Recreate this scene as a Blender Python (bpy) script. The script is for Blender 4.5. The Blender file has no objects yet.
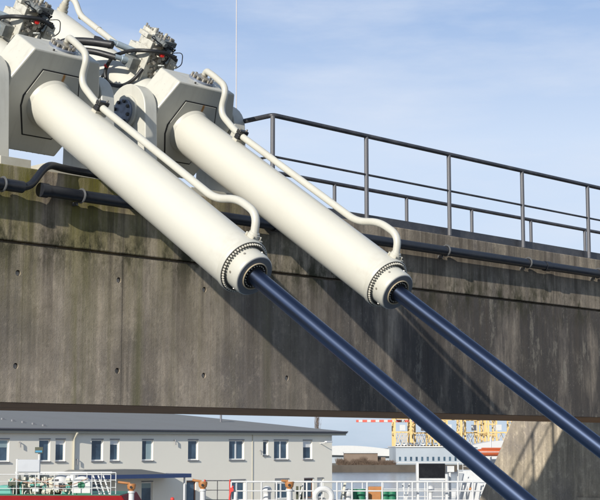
import bpy, bmesh, math, random
from mathutils import Vector, Matrix
from math import sin, cos, pi, radians
random.seed(7)
S = bpy.context.scene
COL = S.collection
EZ = 7.0                                   # eye height above the water
# world axes: X along the concrete girder, Y away behind it, Z up, water at 0
# ------------------------------------------------------------------ camera
cam_d = bpy.data.cameras.new('camera'); cam_d.lens = 90.0; cam_d.sensor_width = 36.0
cam_d.clip_start = 0.1; cam_d.clip_end = 20000
cam = bpy.data.objects.new('camera', cam_d); COL.objects.link(cam)
cam.location = (-12.93, -12.456, EZ)
AZ = radians(43.929)
RZ = -(pi/2 - AZ)
cam.rotation_euler = (pi/2 + radians(7.464), 0, RZ)
S.camera = cam
# ------------------------------------------------------------------ sky and sun
SUN = Vector((0.886, 0.25, -0.387)).normalized()      # direction the light travels
w = bpy.data.worlds.new('World'); S.world = w; w.use_nodes = True
nt = w.node_tree; nt.nodes.clear()
def wn(t, **k):
    n = nt.nodes.new(t)
    for a, b in k.items(): setattr(n, a, b)
    return n
sky = wn('ShaderNodeTexSky', sky_type='NISHITA', sun_disc=False)
sky.sun_elevation = math.asin(-SUN.z); sky.sun_rotation = math.atan2(-SUN.x, -SUN.y)
sky.air_density = 1.0; sky.dust_density = 0.25; sky.ozone_density = 2.0
bg = wn('ShaderNodeBackground'); bg.inputs[1].default_value = 0.12
out = wn('ShaderNodeOutputWorld')
tc = wn('ShaderNodeTexCoord'); mp = wn('ShaderNodeMapping'); mp.inputs['Scale'].default_value = (1.6, 1.6, 7.0)
mp.inputs['Rotation'].default_value = (0.05, 0.08, 0.4)
ns = wn('ShaderNodeTexNoise'); ns.inputs['Scale'].default_value = 3.4; ns.inputs['Detail'].default_value = 7; ns.inputs['Roughness'].default_value = 0.58
rp = wn('ShaderNodeValToRGB'); rp.color_ramp.elements[0].position = 0.42; rp.color_ramp.elements[1].position = 0.78
rp.color_ramp.elements[0].color = (0.0, 0.0, 0.0, 1); rp.color_ramp.elements[1].color = (0.68, 0.68, 0.68, 1)
mx = wn('ShaderNodeMixRGB'); mx.inputs[2].default_value = (5.6, 6.1, 7.0, 1)
nt.links.new(tc.outputs['Generated'], mp.inputs[0]); nt.links.new(mp.outputs[0], ns.inputs['Vector'])
nt.links.new(ns.outputs['Fac'], rp.inputs[0]); nt.links.new(rp.outputs[0], mx.inputs[0])
# thin winter haze, the same all round the horizon
sx = wn('ShaderNodeSeparateXYZ'); mr = wn('ShaderNodeMapRange'); mr.interpolation_type = 'SMOOTHSTEP'
mr.inputs[1].default_value = 0.16; mr.inputs[2].default_value = 0.75; mr.inputs[3].default_value = 0.92; mr.inputs[4].default_value = 0.0
hr = wn('ShaderNodeValToRGB'); hr.color_ramp.elements[0].position = 0.0; hr.color_ramp.elements[1].position = 0.30
hr.color_ramp.elements[0].color = (0.39, 0.52, 0.68, 1); hr.color_ramp.elements[1].color = (0.31, 0.45, 0.73, 1)
for pos_, col_ in ((0.09, (0.58, 0.69, 0.86)), (0.20, (0.60, 0.705, 0.88))):
    e_ = hr.color_ramp.elements.new(pos_); e_.color = (*col_, 1)
hs = wn('ShaderNodeVectorMath', operation='SCALE'); hs.inputs[3].default_value = 8.0
hz = wn('ShaderNodeMixRGB')
nt.links.new(tc.outputs['Generated'], sx.inputs[0]); nt.links.new(sx.outputs[2], mr.inputs[0]); nt.links.new(mr.outputs[0], hz.inputs[0])
nt.links.new(sx.outputs[2], hr.inputs[0]); nt.links.new(hr.outputs[0], hs.inputs[0]); nt.links.new(hs.outputs[0], hz.inputs[2])
nt.links.new(sky.outputs[0], hz.inputs[1]); nt.links.new(hz.outputs[0], mx.inputs[1]); nt.links.new(mx.outputs[0], bg.inputs[0]); nt.links.new(bg.outputs[0], out.inputs[0])
sl = bpy.data.lights.new('sun', 'SUN'); sl.energy = 5.0; sl.angle = radians(0.53); sl.color = (1.0, 0.955, 0.87)
so = bpy.data.objects.new('sun', sl); COL.objects.link(so)
so.rotation_euler = SUN.to_track_quat('-Z', 'Y').to_euler(); so.location = (-60, -20, 40)
S.view_settings.view_transform = 'Standard'; S.view_settings.look = 'None'; S.view_settings.gamma = 1.0
S.view_settings.exposure = 0.16

# ------------------------------------------------------------------ materials
class NT:
    def __init__(s, name):
        s.m = bpy.data.materials.new(name); s.m.use_nodes = True
        s.t = s.m.node_tree; s.b = s.t.nodes['Principled BSDF']
        s.tc = s.t.nodes.new('ShaderNodeTexCoord')
    def n(s, t, **k):
        x = s.t.nodes.new(t)
        for a, b in k.items(): setattr(x, a, b)
        return x
    def l(s, a, b): s.t.links.new(a, b)
    def noise(s, scale, detail=5, rough=0.6, vec=(1, 1, 1), off=(0, 0, 0), dist=0.0):
        m = s.n('ShaderNodeMapping'); m.inputs['Scale'].default_value = vec; m.inputs['Location'].default_value = off
        s.l(s.tc.outputs['Object'], m.inputs[0])
        x = s.n('ShaderNodeTexNoise'); x.inputs['Scale'].default_value = scale; x.inputs['Detail'].default_value = detail
        x.inputs['Roughness'].default_value = rough; x.inputs['Distortion'].default_value = dist
        s.l(m.outputs[0], x.inputs['Vector']); return x.outputs['Fac']
    def ramp(s, f, a, b, ca=(0, 0, 0), cb=(1, 1, 1)):
        r = s.n('ShaderNodeValToRGB'); e = r.color_ramp.elements
        e[0].position = a; e[1].position = b; e[0].color = (*ca, 1); e[1].color = (*cb, 1)
        s.l(f, r.inputs[0]); return r.outputs[0]
    def mix(s, f, a, b, mode='MIX'):
        x = s.n('ShaderNodeMixRGB', blend_type=mode)
        for i, v in ((0, f), (1, a), (2, b)):
            if isinstance(v, (int, float)): x.inputs[i].default_value = v
            elif isinstance(v, tuple): x.inputs[i].default_value = (*v, 1)
            else: s.l(v, x.inputs[i])
        return x.outputs[0]
    def math(s, op, a, b=0.0, c=None):
        x = s.n('ShaderNodeMath', operation=op)
        for i, v in enumerate((a, b) if c is None else (a, b, c)):
            if isinstance(v, (int, float)): x.inputs[i].default_value = v
            else: s.l(v, x.inputs[i])
        return x.outputs[0]
    def xyz(s):
        x = s.n('ShaderNodeSeparateXYZ'); s.l(s.tc.outputs['Object'], x.inputs[0]); return x.outputs
    def bump(s, h, strength=0.3, dist=0.01):
        x = s.n('ShaderNodeBump'); x.inputs['Strength'].default_value = strength; x.inputs['Distance'].default_value = dist
        s.l(h, x.inputs['Height']); s.l(x.outputs[0], s.b.inputs['Normal'])
    def set(s, col=None, rough=None, metal=None, spec=None):
        for k, v in (('Base Color', col), ('Roughness', rough), ('Metallic', metal), ('Specular IOR Level', spec)):
            if v is None: continue
            if isinstance(v, tuple): s.b.inputs[k].default_value = (*v, 1)
            elif isinstance(v, (int, float)): s.b.inputs[k].default_value = v
            else: s.l(v, s.b.inputs[k])
        return s.m
M = {}
def paint(name, col, rough=0.45, metal=0.0, dirt=0.12, dcol=None, scale=3.0, spec=0.5, fine=60):
    t = NT(name)
    dcol = dcol or tuple(c*0.45 for c in col)
    f1 = t.ramp(t.noise(scale, 6, 0.62), 0.45, 0.8); f2 = t.ramp(t.noise(fine, 3, 0.6), 0.5, 0.85)
    f = t.math('MULTIPLY', t.math('ADD', f1, t.math('MULTIPLY', f2, 0.5)), dirt)
    c = t.mix(f, col, dcol)
    r = t.math('ADD', t.math('MULTIPLY', f1, 0.15), rough)
    t.bump(t.noise(fine*0.5, 3), 0.06, 0.004)
    M[name] = t.set(c, r, metal, spec); return M[name]
def concrete(name, moss=0.0, darkright=0.0, zj=0.0, base=(0.43, 0.355, 0.27)):
    t = NT(name); X, Y, Z = t.xyz()
    streak = t.noise(1.0, 8, 0.66, (3.2, 3.2, 0.22), dist=0.25)
    streak2 = t.noise(1.0, 6, 0.7, (11, 11, 0.5), off=(3, 1, 2))
    blot = t.noise(0.9, 7, 0.62, (1, 1, 0.7), off=(7, 0, 0))
    fine = t.noise(26, 7, 0.72); speck = t.noise(75, 3, 0.6)
    board = t.noise(1.0, 2, 0.4, (9.5, 9.5, 0.02), off=(1, 5, 0))
    band = t.noise(1.0, 5, 0.6, (1.5, 1.5, 0.12), off=(2, 6, 3))
    c = t.mix(t.ramp(band, 0.36, 0.64), tuple(x*0.62 for x in base), base)
    c = t.mix(t.math('MULTIPLY', t.ramp(streak, 0.40, 0.60), 0.75), c, tuple(x*0.45 for x in base))
    c = t.mix(t.math('MULTIPLY', t.ramp(streak2, 0.50, 0.64), 0.55), c, tuple(min(1, x*1.45) for x in base))
    c = t.mix(t.math('MULTIPLY', t.ramp(blot, 0.46, 0.60), 0.6), c, (0.17, 0.15, 0.145))
    c = t.mix(t.math('MULTIPLY', t.ramp(board, 0.42, 0.6), 0.35), c, (0.17, 0.148, 0.12))
    c = t.mix(t.math('MULTIPLY', t.ramp(fine, 0.40, 0.66), 0.38), c, (0.12, 0.105, 0.085))
    big = t.ramp(t.noise(0.55, 5, 0.62, (1, 1, .8), off=(3.1, 0, 8.4)), 0.44, 0.60)
    c = t.mix(t.math('MULTIPLY', big, 0.36), c, tuple(min(1, x*1.5) for x in base))
    mot = t.noise(7.5, 6, 0.7, (1, 1, .7), off=(2, 9, 1))
    c = t.mix(t.math('MULTIPLY', t.ramp(mot, 0.48, 0.60), 0.38), c, tuple(x*0.5 for x in base))
    c = t.mix(t.math('MULTIPLY', t.ramp(t.math('SUBTRACT', 1.0, mot), 0.56, 0.66), 0.30), c, tuple(min(1, x*1.5) for x in base))
    crk = t.ramp(t.noise(5.0, 9, 0.8, (1, 1, .8), off=(6, 6, 6)), 0.56, 0.62)
    c = t.mix(t.math('MULTIPLY', crk, 0.4), c, tuple(x*0.4 for x in base))
    if darkright:                     # dark weather crust that grows along the girder, with pale lime blooms
        g = t.n('ShaderNodeMapRange'); t.l(X, g.inputs[0]); g.inputs[1].default_value = -1.6; g.inputs[2].default_value = 1.4
        k = t.math('MULTIPLY', t.ramp(t.noise(1.0, 8, 0.68, (1.9, 1.9, 0.4), off=(2, 2, 9)), 0.30, 0.50), g.outputs[0])
        c = t.mix(t.math('MULTIPLY', k, darkright), c, (0.052, 0.048, 0.046))
        lime = t.ramp(t.noise(2.4, 9, 0.78, (1.6, 1.6, 0.55), off=(5, 0, 4)), 0.55, 0.61)
        c = t.mix(t.math('MULTIPLY', t.math('MULTIPLY', lime, g.outputs[0]), 0.42), c, (0.36, 0.32, 0.25))
    chip = t.ramp(t.noise(34, 5, 0.7, off=(4, 4, 4)), 0.60, 0.68)
    c = t.mix(t.math('MULTIPLY', t.math('MULTIPLY', chip, t.ramp(t.noise(2.2, 4, .6, (1, 1, .6)), .42, .62)), 0.55), c, (0.62, 0.57, 0.48))
    pit = t.ramp(t.noise(48, 4, 0.7, off=(8, 1, 6)), 0.61, 0.68)
    c = t.mix(t.math('MULTIPLY', pit, 0.55), c, (0.07, 0.06, 0.05))
    if moss:
        lft = t.n('ShaderNodeMapRange'); t.l(X, lft.inputs[0]); lft.inputs[1].default_value = 0.6; lft.inputs[2].default_value = -3.2
        up = t.n('ShaderNodeMapRange'); t.l(Z, up.inputs[0]); up.inputs[1].default_value = zj-1.2; up.inputs[2].default_value = zj+0.7
        k = t.math('MULTIPLY', t.ramp(t.noise(1.0, 7, 0.66, (2.6, 2.6, 0.35), off=(9, 3, 1)), 0.36, 0.56), t.math('MULTIPLY', lft.outputs[0], up.outputs[0]))
        c = t.mix(t.math('MULTIPLY', k, moss), c, (0.15, 0.135, 0.025))
        ol = t.math('MULTIPLY', t.ramp(t.noise(1.0, 6, 0.6, (4.2, 4.2, 0.10), off=(4, 9, 2)), 0.52, 0.66), lft.outputs[0])
        c = t.mix(t.math('MULTIPLY', ol, 0.62), c, (0.135, 0.13, 0.045))
        dn = t.n('ShaderNodeMapRange'); t.l(Z, dn.inputs[0]); dn.inputs[1].default_value = zj-1.5; dn.inputs[2].default_value = zj+0.1
        ro = t.math('MULTIPLY', t.ramp(t.noise(1.0, 6, 0.62, (6.5, 6.5, 0.18), off=(7, 2, 5)), 0.50, 0.60), dn.outputs[0])
        c = t.mix(t.math('MULTIPLY', ro, 0.65), c, (0.085, 0.068, 0.052))
        # ragged moss and black lichen that sit along the construction joint
        d = t.math('ABSOLUTE', t.math('SUBTRACT', Z, zj+0.04))
        nn = t.ramp(t.noise(1.0, 8, 0.75, (3.4, 3.4, 1.6), off=(1, 8, 3)), 0.46, 0.58)
        near = t.n('ShaderNodeMapRange'); t.l(d, near.inputs[0]); near.inputs[1].default_value = 0.42; near.inputs[2].default_value = 0.02
        c = t.mix(t.math('MULTIPLY', t.math('MULTIPLY', nn, near.outputs[0]), 0.9), c, (0.035, 0.034, 0.016))
    t.bump(t.math('ADD', t.math('ADD', t.math('MULTIPLY', fine, 0.5), t.math('MULTIPLY', speck, 0.25)), t.math('MULTIPLY', board, 0.8)), 0.55, 0.012)
    M[name] = t.set(c, 0.92, 0, 0.25); return M[name]
ZB, ZJ, ZT = EZ+0.437, EZ+2.04, EZ+2.822
concrete('concrete_face', 0.85, 0.86, ZJ)
concrete('concrete_top', 1.0, 0.35, ZJ, (0.50, 0.41, 0.295))
concrete('concrete_core', 0.0, 0.0, ZJ, (0.16, 0.13, 0.09))
paint('soffit_bounce_brown', (0.38, 0.19, 0.085), 0.9, 0, 0.6, (0.13, 0.09, 0.06), 1.5)  # warm bounce off the water is mixed into this underside brown
concrete('concrete_pier', 0.0, 0.0, ZJ, (0.46, 0.385, 0.28))
concrete('concrete_plug', 0.0, 0.0, ZJ, (0.5, 0.46, 0.4))
paint('cream', (0.50, 0.485, 0.42), 0.36, 0, 0.24, (0.31, 0.27, 0.2), 2.6)
paint('cream_dirty', (0.46, 0.435, 0.36), 0.42, 0, 0.4, (0.28, 0.23, 0.15), 5)
paint('block_grey', (0.56, 0.54, 0.45), 0.42, 0, 0.15, (0.3, 0.27, 0.2), 3)
paint('valve_cream', (0.52, 0.50, 0.43), 0.45, 0, 0.55, (0.14, 0.12, 0.10), 14)
paint('valve_dark', (0.20, 0.21, 0.20), 0.42, 0.3, 0.5, (0.05, 0.05, 0.05), 18)
paint('solenoid', (0.30, 0.36, 0.40), 0.4, 0.2, 0.4, None, 12)
paint('rubber', (0.012, 0.012, 0.013), 0.45, 0, 0.3, (0.04, 0.04, 0.04), 10)
paint('gland_grey', (0.20, 0.205, 0.21), 0.45, 0.2, 0.3)
paint('gland_dark', (0.10, 0.095, 0.085), 0.6)
paint('gasket', (0.008, 0.008, 0.008), 0.7)
paint('bolt_steel', (0.46, 0.43, 0.37), 0.38, 0.7, 0.5, (0.2, 0.12, 0.06), 30)
paint('bolt_dark', (0.05, 0.05, 0.05), 0.4, 0.6, 0.4, (0.2, 0.18, 0.15), 30)
paint('bolt_pale', (0.55, 0.52, 0.44), 0.4, 0.2, 0.3, None, 30)
paint('brass', (0.62, 0.50, 0.33), 0.4, 0.4, 0.3)
paint('red_cap', (0.62, 0.02, 0.015), 0.4)
paint('rail_grey', (0.05, 0.051, 0.058), 0.42, 0.35, 0.5, (0.22, 0.21, 0.20), 4)
paint('post_grey', (0.085, 0.086, 0.096), 0.5, 0.1, 0.5, (0.17, 0.16, 0.15), 4)
paint('pipe_black', (0.009, 0.011, 0.017), 0.42, 0, 0.5, (0.045, 0.045, 0.045), 3)
paint('clamp', (0.16, 0.16, 0.16), 0.45, 0.5, 0.4)
paint('cover_blue', (0.22, 0.25, 0.31), 0.4, 0.4, 0.5, (0.10, 0.10, 0.12), 14)
paint('rust', (0.30, 0.10, 0.03), 0.8, 0, 0.5, (0.1, 0.03, 0.015), 8)
ANI = 0.25
def rod_mat():
    t = NT('rod_blue')
    f = t.noise(1.0, 4, 0.6, (30, 0.5, 30))
    c = t.mix(t.ramp(f, 0.35, 0.7), (0.072, 0.096, 0.156), (0.10, 0.125, 0.19))
    r = t.math('ADD', t.math('MULTIPLY', t.noise(1.0, 5, 0.7, (40, 2.0, 40)), 0.14), 0.29)
    pass
    t.b.inputs['Anisotropic'].default_value = 0.45; t.b.inputs['Anisotropic Rotation'].default_value = ANI
    tg = t.n('ShaderNodeTangent', direction_type='RADIAL', axis='Y'); t.l(tg.outputs[0], t.b.inputs['Tangent'])
    M['rod_blue'] = t.set(c, r, 1.0, 0.5)
rod_mat()
def barrel_mat():     # painted barrel: faint runs down the flanks, scuffs, a little grime near the flange
    t = NT('barrel_cream'); X, Y, Z = t.xyz()
    run = t.ramp(t.noise(1.0, 6, .66, (5, 1.6, 5)), .52, .74); blot = t.ramp(t.noise(1.7, 6, .62, off=(3, 2, 1)), .48, .72); sc = t.ramp(t.noise(22, 5, .7), .62, .72)
    c = t.mix(t.math('MULTIPLY', blot, .10), (0.545, 0.528, 0.46), (0.45, 0.42, 0.34))
    c = t.mix(t.math('MULTIPLY', run, .08), c, (0.30, 0.26, 0.19))
    c = t.mix(t.math('MULTIPLY', sc, .12), c, (0.25, 0.22, 0.17))
    g_ = t.n('ShaderNodeMapRange'); t.l(Y, g_.inputs[0]); g_.inputs[1].default_value = 0.45; g_.inputs[2].default_value = 0.0
    c = t.mix(t.math('MULTIPLY', t.math('MULTIPLY', g_.outputs[0], t.ramp(t.noise(7, 6, .7), .45, .7)), .3), c, (0.27, 0.22, 0.15))
    t.bump(t.noise(3.0, 4), 0.05, 0.01)
    M['barrel_cream'] = t.set(c, t.math('ADD', t.math('MULTIPLY', blot, .2), .33), 0, .5)
barrel_mat()
def block_mat():      # weathered machine paint: runs, chips to primer, a few rust weeps
    t = NT('cream_block')
    run = t.ramp(t.noise(1.0, 6, .66, (14, 14, 1.1)), .52, .70); blot = t.ramp(t.noise(3.0, 6, .65, off=(3, 2, 1)), .45, .70); chp = t.ramp(t.noise(30, 4, .7), .66, .70)
    rst = t.math('MULTIPLY', t.ramp(t.noise(1.0, 5, .6, (20, 20, 2.0), off=(5, 5, 5)), .62, .70), t.ramp(t.noise(2.1, 3), .55, .7))
    c = t.mix(t.math('MULTIPLY', blot, .22), (0.50, 0.485, 0.42), (0.36, 0.33, 0.26))
    c = t.mix(t.math('MULTIPLY', run, .22), c, (0.24, 0.21, 0.16)); c = t.mix(t.math('MULTIPLY', chp, .4), c, (0.20, 0.17, 0.13))
    c = t.mix(t.math('MULTIPLY', rst, .5), c, (0.26, 0.12, 0.04))
    t.bump(t.noise(9, 5), 0.12, 0.01)
    M['cream_block'] = t.set(c, t.math('ADD', t.math('MULTIPLY', blot, .2), .36), 0, .5)
block_mat()
def plate_mat():      # face plate with one rust run below its top seam
    t = NT('block_plate'); X, Y, Z = t.xyz()
    f1 = t.ramp(t.noise(4, 6), 0.45, 0.8)
    c = t.mix(t.math('MULTIPLY', f1, 0.15), (0.44, 0.425, 0.365), (0.26, 0.23, 0.17))
    d = t.math('ABSOLUTE', t.math('ADD', X, t.math('MULTIPLY', t.math('SUBTRACT', t.noise(14, 4), 0.5), 0.03)))
    m = t.n('ShaderNodeMapRange'); t.l(t.math('ABSOLUTE', t.math('SUBTRACT', X, 0.045)), m.inputs[0]); m.inputs[1].default_value = 0.026; m.inputs[2].default_value = 0.008
    z = t.n('ShaderNodeMapRange'); t.l(Z, z.inputs[0]); z.inputs[1].default_value = 0.2; z.inputs[2].default_value = 0.3
    k = t.math('MULTIPLY', t.math('MULTIPLY', m.outputs[0], z.outputs[0]), t.ramp(t.noise(40, 4), 0.25, 0.5))
    M['block_plate'] = t.set(t.mix(k, c, (0.33, 0.15, 0.03)), 0.45)
plate_mat()

# ------------------------------------------------------------------ mesh helpers
class MB:
    def __init__(s): s.v = []; s.f = []
    def add(s, vs, fs):
        o = len(s.v); s.v += [tuple(x) for x in vs]; s.f += [tuple(i+o for i in f) for f in fs]; return s
    def box(s, x0, x1, y0, y1, z0, z1):
        v = [(x, y, z) for x in (x0, x1) for y in (y0, y1) for z in (z0, z1)]
        return s.add(v, [(0,1,3,2),(4,6,7,5),(0,4,5,1),(2,3,7,6),(0,2,6,4),(1,5,7,3)])
    def bar(s, p, q, wd, ht, up=(0, 0, 1)):
        p, q = Vector(p), Vector(q); d = (q-p).normalized(); u = Vector(up)
        if abs(d.dot(u)) > 0.99: u = Vector((0, 1, 0))
        a = d.cross(u).normalized(); b = a.cross(d)
        v = [c + i*a*wd/2 + j*b*ht/2 for c in (p, q) for i, j in ((-1,-1),(1,-1),(1,1),(-1,1))]
        return s.add(v, [(0,3,2,1),(4,5,6,7),(0,1,5,4),(1,2,6,5),(2,3,7,6),(3,0,4,7)])
    def prism(s, poly, f0, f1):       # poly of 2-D points, f0/f1 map them to the two end faces
        n = len(poly); v = [f0(*p) for p in poly] + [f1(*p) for p in poly]
        return s.add(v, [tuple(range(n-1, -1, -1)), tuple(range(n, 2*n))] + [(i, (i+1) % n, n+(i+1) % n, n+i) for i in range(n)])
    def lathe(s, o, d, prof, n=32, caps=True):   # prof: (distance along d, radius)
        o, d = Vector(o), Vector(d).normalized(); u = d.orthogonal().normalized(); w_ = d.cross(u)
        v = []; f = []
        for t, r in prof:
            for k in range(n):
                a = 2*pi*k/n; v.append(o + d*t + (u*cos(a)+w_*sin(a))*r)
        for i in range(len(prof)-1):
            for k in range(n): f.append((i*n+k, i*n+(k+1) % n, (i+1)*n+(k+1) % n, (i+1)*n+k))
        if caps: f += [tuple(range(n-1, -1, -1)), tuple(range((len(prof)-1)*n, len(prof)*n))]
        return s.add(v, f)
    def cyl(s, p, q, r, n=12, r2=None):
        p, q = Vector(p), Vector(q)
        return s.lathe(p, q-p, [(0, r), ((q-p).length, r if r2 is None else r2)], n)
    def tube(s, pts, r, n=12, rad=0.1, seg=6):   # polyline with rounded bends
        P = [Vector(p) for p in pts]; path = [P[0]]
        for i in range(1, len(P)-1):
            a, b, c = P[i-1], P[i], P[i+1]; d1 = (a-b); d2 = (c-b)
            m = min(rad, d1.length*0.49, d2.length*0.49); A = b+d1.normalized()*m; B = b+d2.normalized()*m
            for k in range(seg+1):
                t = k/seg; path.append(A*(1-t)**2 + b*2*t*(1-t) + B*t*t)
        path.append(P[-1]); v = []; f = []
        d = (path[1]-path[0]).normalized(); u = d.orthogonal().normalized()
        for i, p in enumerate(path):
            d = (path[min(i+1, len(path)-1)]-path[max(i-1, 0)]).normalized()
            u = (u-d*u.dot(d)).normalized(); w_ = d.cross(u)
            for k in range(n):
                a = 2*pi*k/n; v.append(p+(u*cos(a)+w_*sin(a))*r)
        for i in range(len(path)-1):
            for k in range(n): f.append((i*n+k, i*n+(k+1) % n, (i+1)*n+(k+1) % n, (i+1)*n+k))
        f += [tuple(range(n-1, -1, -1)), tuple(range((len(path)-1)*n, len(path)*n))]
        return s.add(v, f)
    def sphere(s, c, r, n=14, sz=1.0):
        prof = [(-r*cos(pi*i/8)*sz, max(1e-4, r*sin(pi*i/8))) for i in range(9)]
        return s.lathe(c, (0, 0, 1), prof, n)
    def torus(s, c, ax, R, r, n=28, k=10):
        c, d = Vector(c), Vector(ax).normalized(); u = d.orthogonal().normalized(); w_ = d.cross(u); v = []; f = []
        for i in range(n):
            a = 2*pi*i/n; e = u*cos(a)+w_*sin(a)
            for j in range(k):
                b = 2*pi*j/k; v.append(c+e*(R+r*cos(b))+d*r*sin(b))
        for i in range(n):
            for j in range(k): f.append((i*k+j, ((i+1) % n)*k+j, ((i+1) % n)*k+(j+1) % k, i*k+(j+1) % k))
        return s.add(v, f)
    def build(s, name, mat, parent=None, smooth=False, bevel=0.0, loc=None):
        me = bpy.data.meshes.new(name); me.from_pydata(s.v, [], s.f)
        bm = bmesh.new(); bm.from_mesh(me); bmesh.ops.recalc_face_normals(bm, faces=bm.faces); bm.to_mesh(me); bm.free()
        me.materials.append(M[mat])
        if smooth:
            me.shade_smooth()
            me.set_sharp_from_angle(angle=radians(35))
        o = bpy.data.objects.new(name, me); COL.objects.link(o)
        if parent: o.parent = parent
        if loc: o.location = loc
        if bevel:
            b = o.modifiers.new('bevel', 'BEVEL'); b.width = bevel; b.segments = 2; b.limit_method = 'ANGLE'; b.angle_limit = radians(25)
        return o
def tag(o, label=None, cat=None, group=None, kind=None):
    for k, v in (('label', label), ('category', cat), ('group', group), ('kind', kind)):
        if v: o[k] = v
    return o
def empty(name, loc, rot=(0, 0, 0)):
    o = bpy.data.objects.new(name, None); COL.objects.link(o); o.location = loc; o.rotation_euler = rot; o.empty_display_size = 0.2; return o
def copy_tree(o, parent=None):
    c = o.copy(); COL.objects.link(c); c.parent = parent
    for ch in list(o.children): copy_tree(ch, c)
    return c
def holed(outer, holes):             # flat polygon with holes -> (verts2d, tris)
    bm = bmesh.new(); es = []
    for loop in [outer]+holes:
        vs = [bm.verts.new((p[0], p[1], 0)) for p in loop]
        es += [bm.edges.new((vs[i], vs[(i+1) % len(vs)])) for i in range(len(vs))]
    bmesh.ops.triangle_fill(bm, edges=es, use_beauty=True, use_dissolve=False)
    bm.verts.index_update(); v = [tuple(x.co)[:2] for x in bm.verts]; f = [tuple(x.index for x in p.verts) for p in bm.faces]
    bm.free(); return v, f
# pixel ray helper for the distant background: local x = px offset * depth
def px(x, y, d): return ((x-300)/1500*d, (446.5-y)/1500*d)
def face_cam(name, x, d, z=0.0):      # an Empty d metres ahead, turned like the photographer's street grid
    X = (x-300)/1500*d
    R = Matrix.Rotation(RZ, 4, 'Z') @ Vector((X, d, 0))
    return empty(name, (cam.location.x+R.x, cam.location.y+R.y, z), (0, 0, RZ))

# ------------------------------------------------------------------ water and far land
t = NT('water'); t.bump(t.noise(0.9, 6, 0.6, (1, 1, 1)), 0.35, 0.25)
M['water'] = t.set((0.10, 0.15, 0.20), 0.12, 0, 0.5)
m = MB(); m.add([(-6000, -6000, 0), (6000, -6000, 0), (6000, 6000, 0), (-6000, 6000, 0)], [(0, 1, 2, 3)])
tag(m.build('water', 'water'), kind='structure')
paint('land', (0.14, 0.13, 0.10), 0.95, 0, 0.5, (0.08, 0.08, 0.06), 0.02)
paint('quay_wall', (0.085, 0.07, 0.055), 0.9, 0, 0.5, (0.03, 0.028, 0.025), 0.3)
far = face_cam('far_shore', 300, 420); tag(far, kind='structure')
m = MB(); m.box(-900, 1500, 0.0, 4000, -1, 1.75); m.build('land', 'land', far)
m = MB(); m.box(-900, 1500, -1.2, -0.05, -1, 1.9); m.build('quay_wall', 'quay_wall', far)
paint('quay_stone', (0.30, 0.28, 0.25), 0.9, 0, 0.4, None, 1)
m = MB(); m.box(14, 70.5, 52.5, 110, -2, EZ-4.75); tag(m.build('near_quay', 'quay_stone'), kind='structure')

paint('asphalt', (0.05, 0.048, 0.045), 0.9, 0, 0.4, (0.03, 0.03, 0.03), .5)
m = MB(); m.box(-80, 60, -120, -10.2, -2, EZ-1.62); tag(m.build('unseen_dark_quay', 'asphalt'), kind='structure')  # unseen dark slab behind the camera, added to cut light bouncing onto shaded faces

# ------------------------------------------------------------------ concrete girder
g = empty('concrete_girder', (3, 1.4, ZB)); tag(g, 'long weathered concrete girder spanning the lock with dark stains and mossy joint', 'girder')
g.location = (0, 0, 0)
XL, XR = -9.4, 17.5
m = MB(); m.box(XL, XR, 0.05, 2.8, ZB+0.003, ZT-0.02); m.build('core', 'concrete_core', g)
m = MB(); m.box(XL+.01, XR-.01, 0.052, 2.79, ZB-.004, ZB+0.003); m.build('soffit', 'soffit_bounce_brown', g)
m = MB(); m.box(XL-.003, XR+.003, 0.0, 2.803, ZJ+0.016, ZT); m.build('coping_band', 'concrete_top', g, bevel=0.012)
J0, PW = -4.03, 1.29
k = -4
while J0+PW*k < XR-0.2:
    x0, x1 = J0+PW*k+0.0018, min(J0+PW*(k+1), XR)-0.0018
    zs0, zs1 = ZB, ZJ-0.016
    outer = [(x0, zs0), (x1, zs0), (x1, zs1), (x0, zs1)]
    dx = (-0.05, -0.10, -0.06)[k % 3]; ties = [(x1+dx, EZ+0.80+random.uniform(-.02, .02)), (x1+dx, EZ+1.75+random.uniform(-.02, .02))]
    rr = 0.032; NS = 12
    if x0 > -0.5: ties = []
    holes = [[(cx+rr*cos(2*pi*i/NS), cz+rr*sin(2*pi*i/NS)) for i in range(NS)] for cx, cz in ties]
    v2, f2 = holed(outer, holes)
    yo = random.uniform(-0.0008, 0.0008)
    m = MB(); m.add([(a, yo, b) for a, b in v2], f2)
    m.add([(a, yo, b) for a, b in outer]+[(a, 0.048, b) for a, b in outer], [(i, (i+1) % 4, 4+(i+1) % 4, 4+i) for i in range(4)])
    for h in holes:
        m.add([(a, yo, b) for a, b in h]+[(a, 0.03, b) for a, b in h], [(i, (i+1) % NS, NS+(i+1) % NS, NS+i) for i in range(NS)])
    pnl = m.build('panel', 'concrete_face', g)
    for cx, cz in ties:
        mm = MB(); mm.lathe((cx+.004, 0.02, cz-.004), (0, 1, 0), [(0, rr*0.78), (0.02, rr*0.95)], 12); mm.build('tie_plug', 'concrete_plug', pnl)
    k += 1

# pier under the far end of the girder
p = empty('concrete_pier', (9.3, 2, 0)); tag(p, 'raking concrete pier under the girder, half sunlit and half shaded', 'pier')
p.location = (0, 0, 0)
poly = [(-2.2, -1.0), (10.2, -1.0), (5.16, ZB+0.95), (2.83, ZB+0.95), (2.83, ZB-0.01), (-0.9, ZB-0.01)]
m = MB(); m.prism(poly, lambda a, b: (12.0, a, b), lambda a, b: (17.6, a, b)); m.build('pier_wall', 'concrete_pier', p, bevel=0.03)
m = MB(); m.box(11.92, 12.0, -2.0, 4.1, EZ-1.05, EZ-0.97); m.build('ledge', 'concrete_pier', p)

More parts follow.
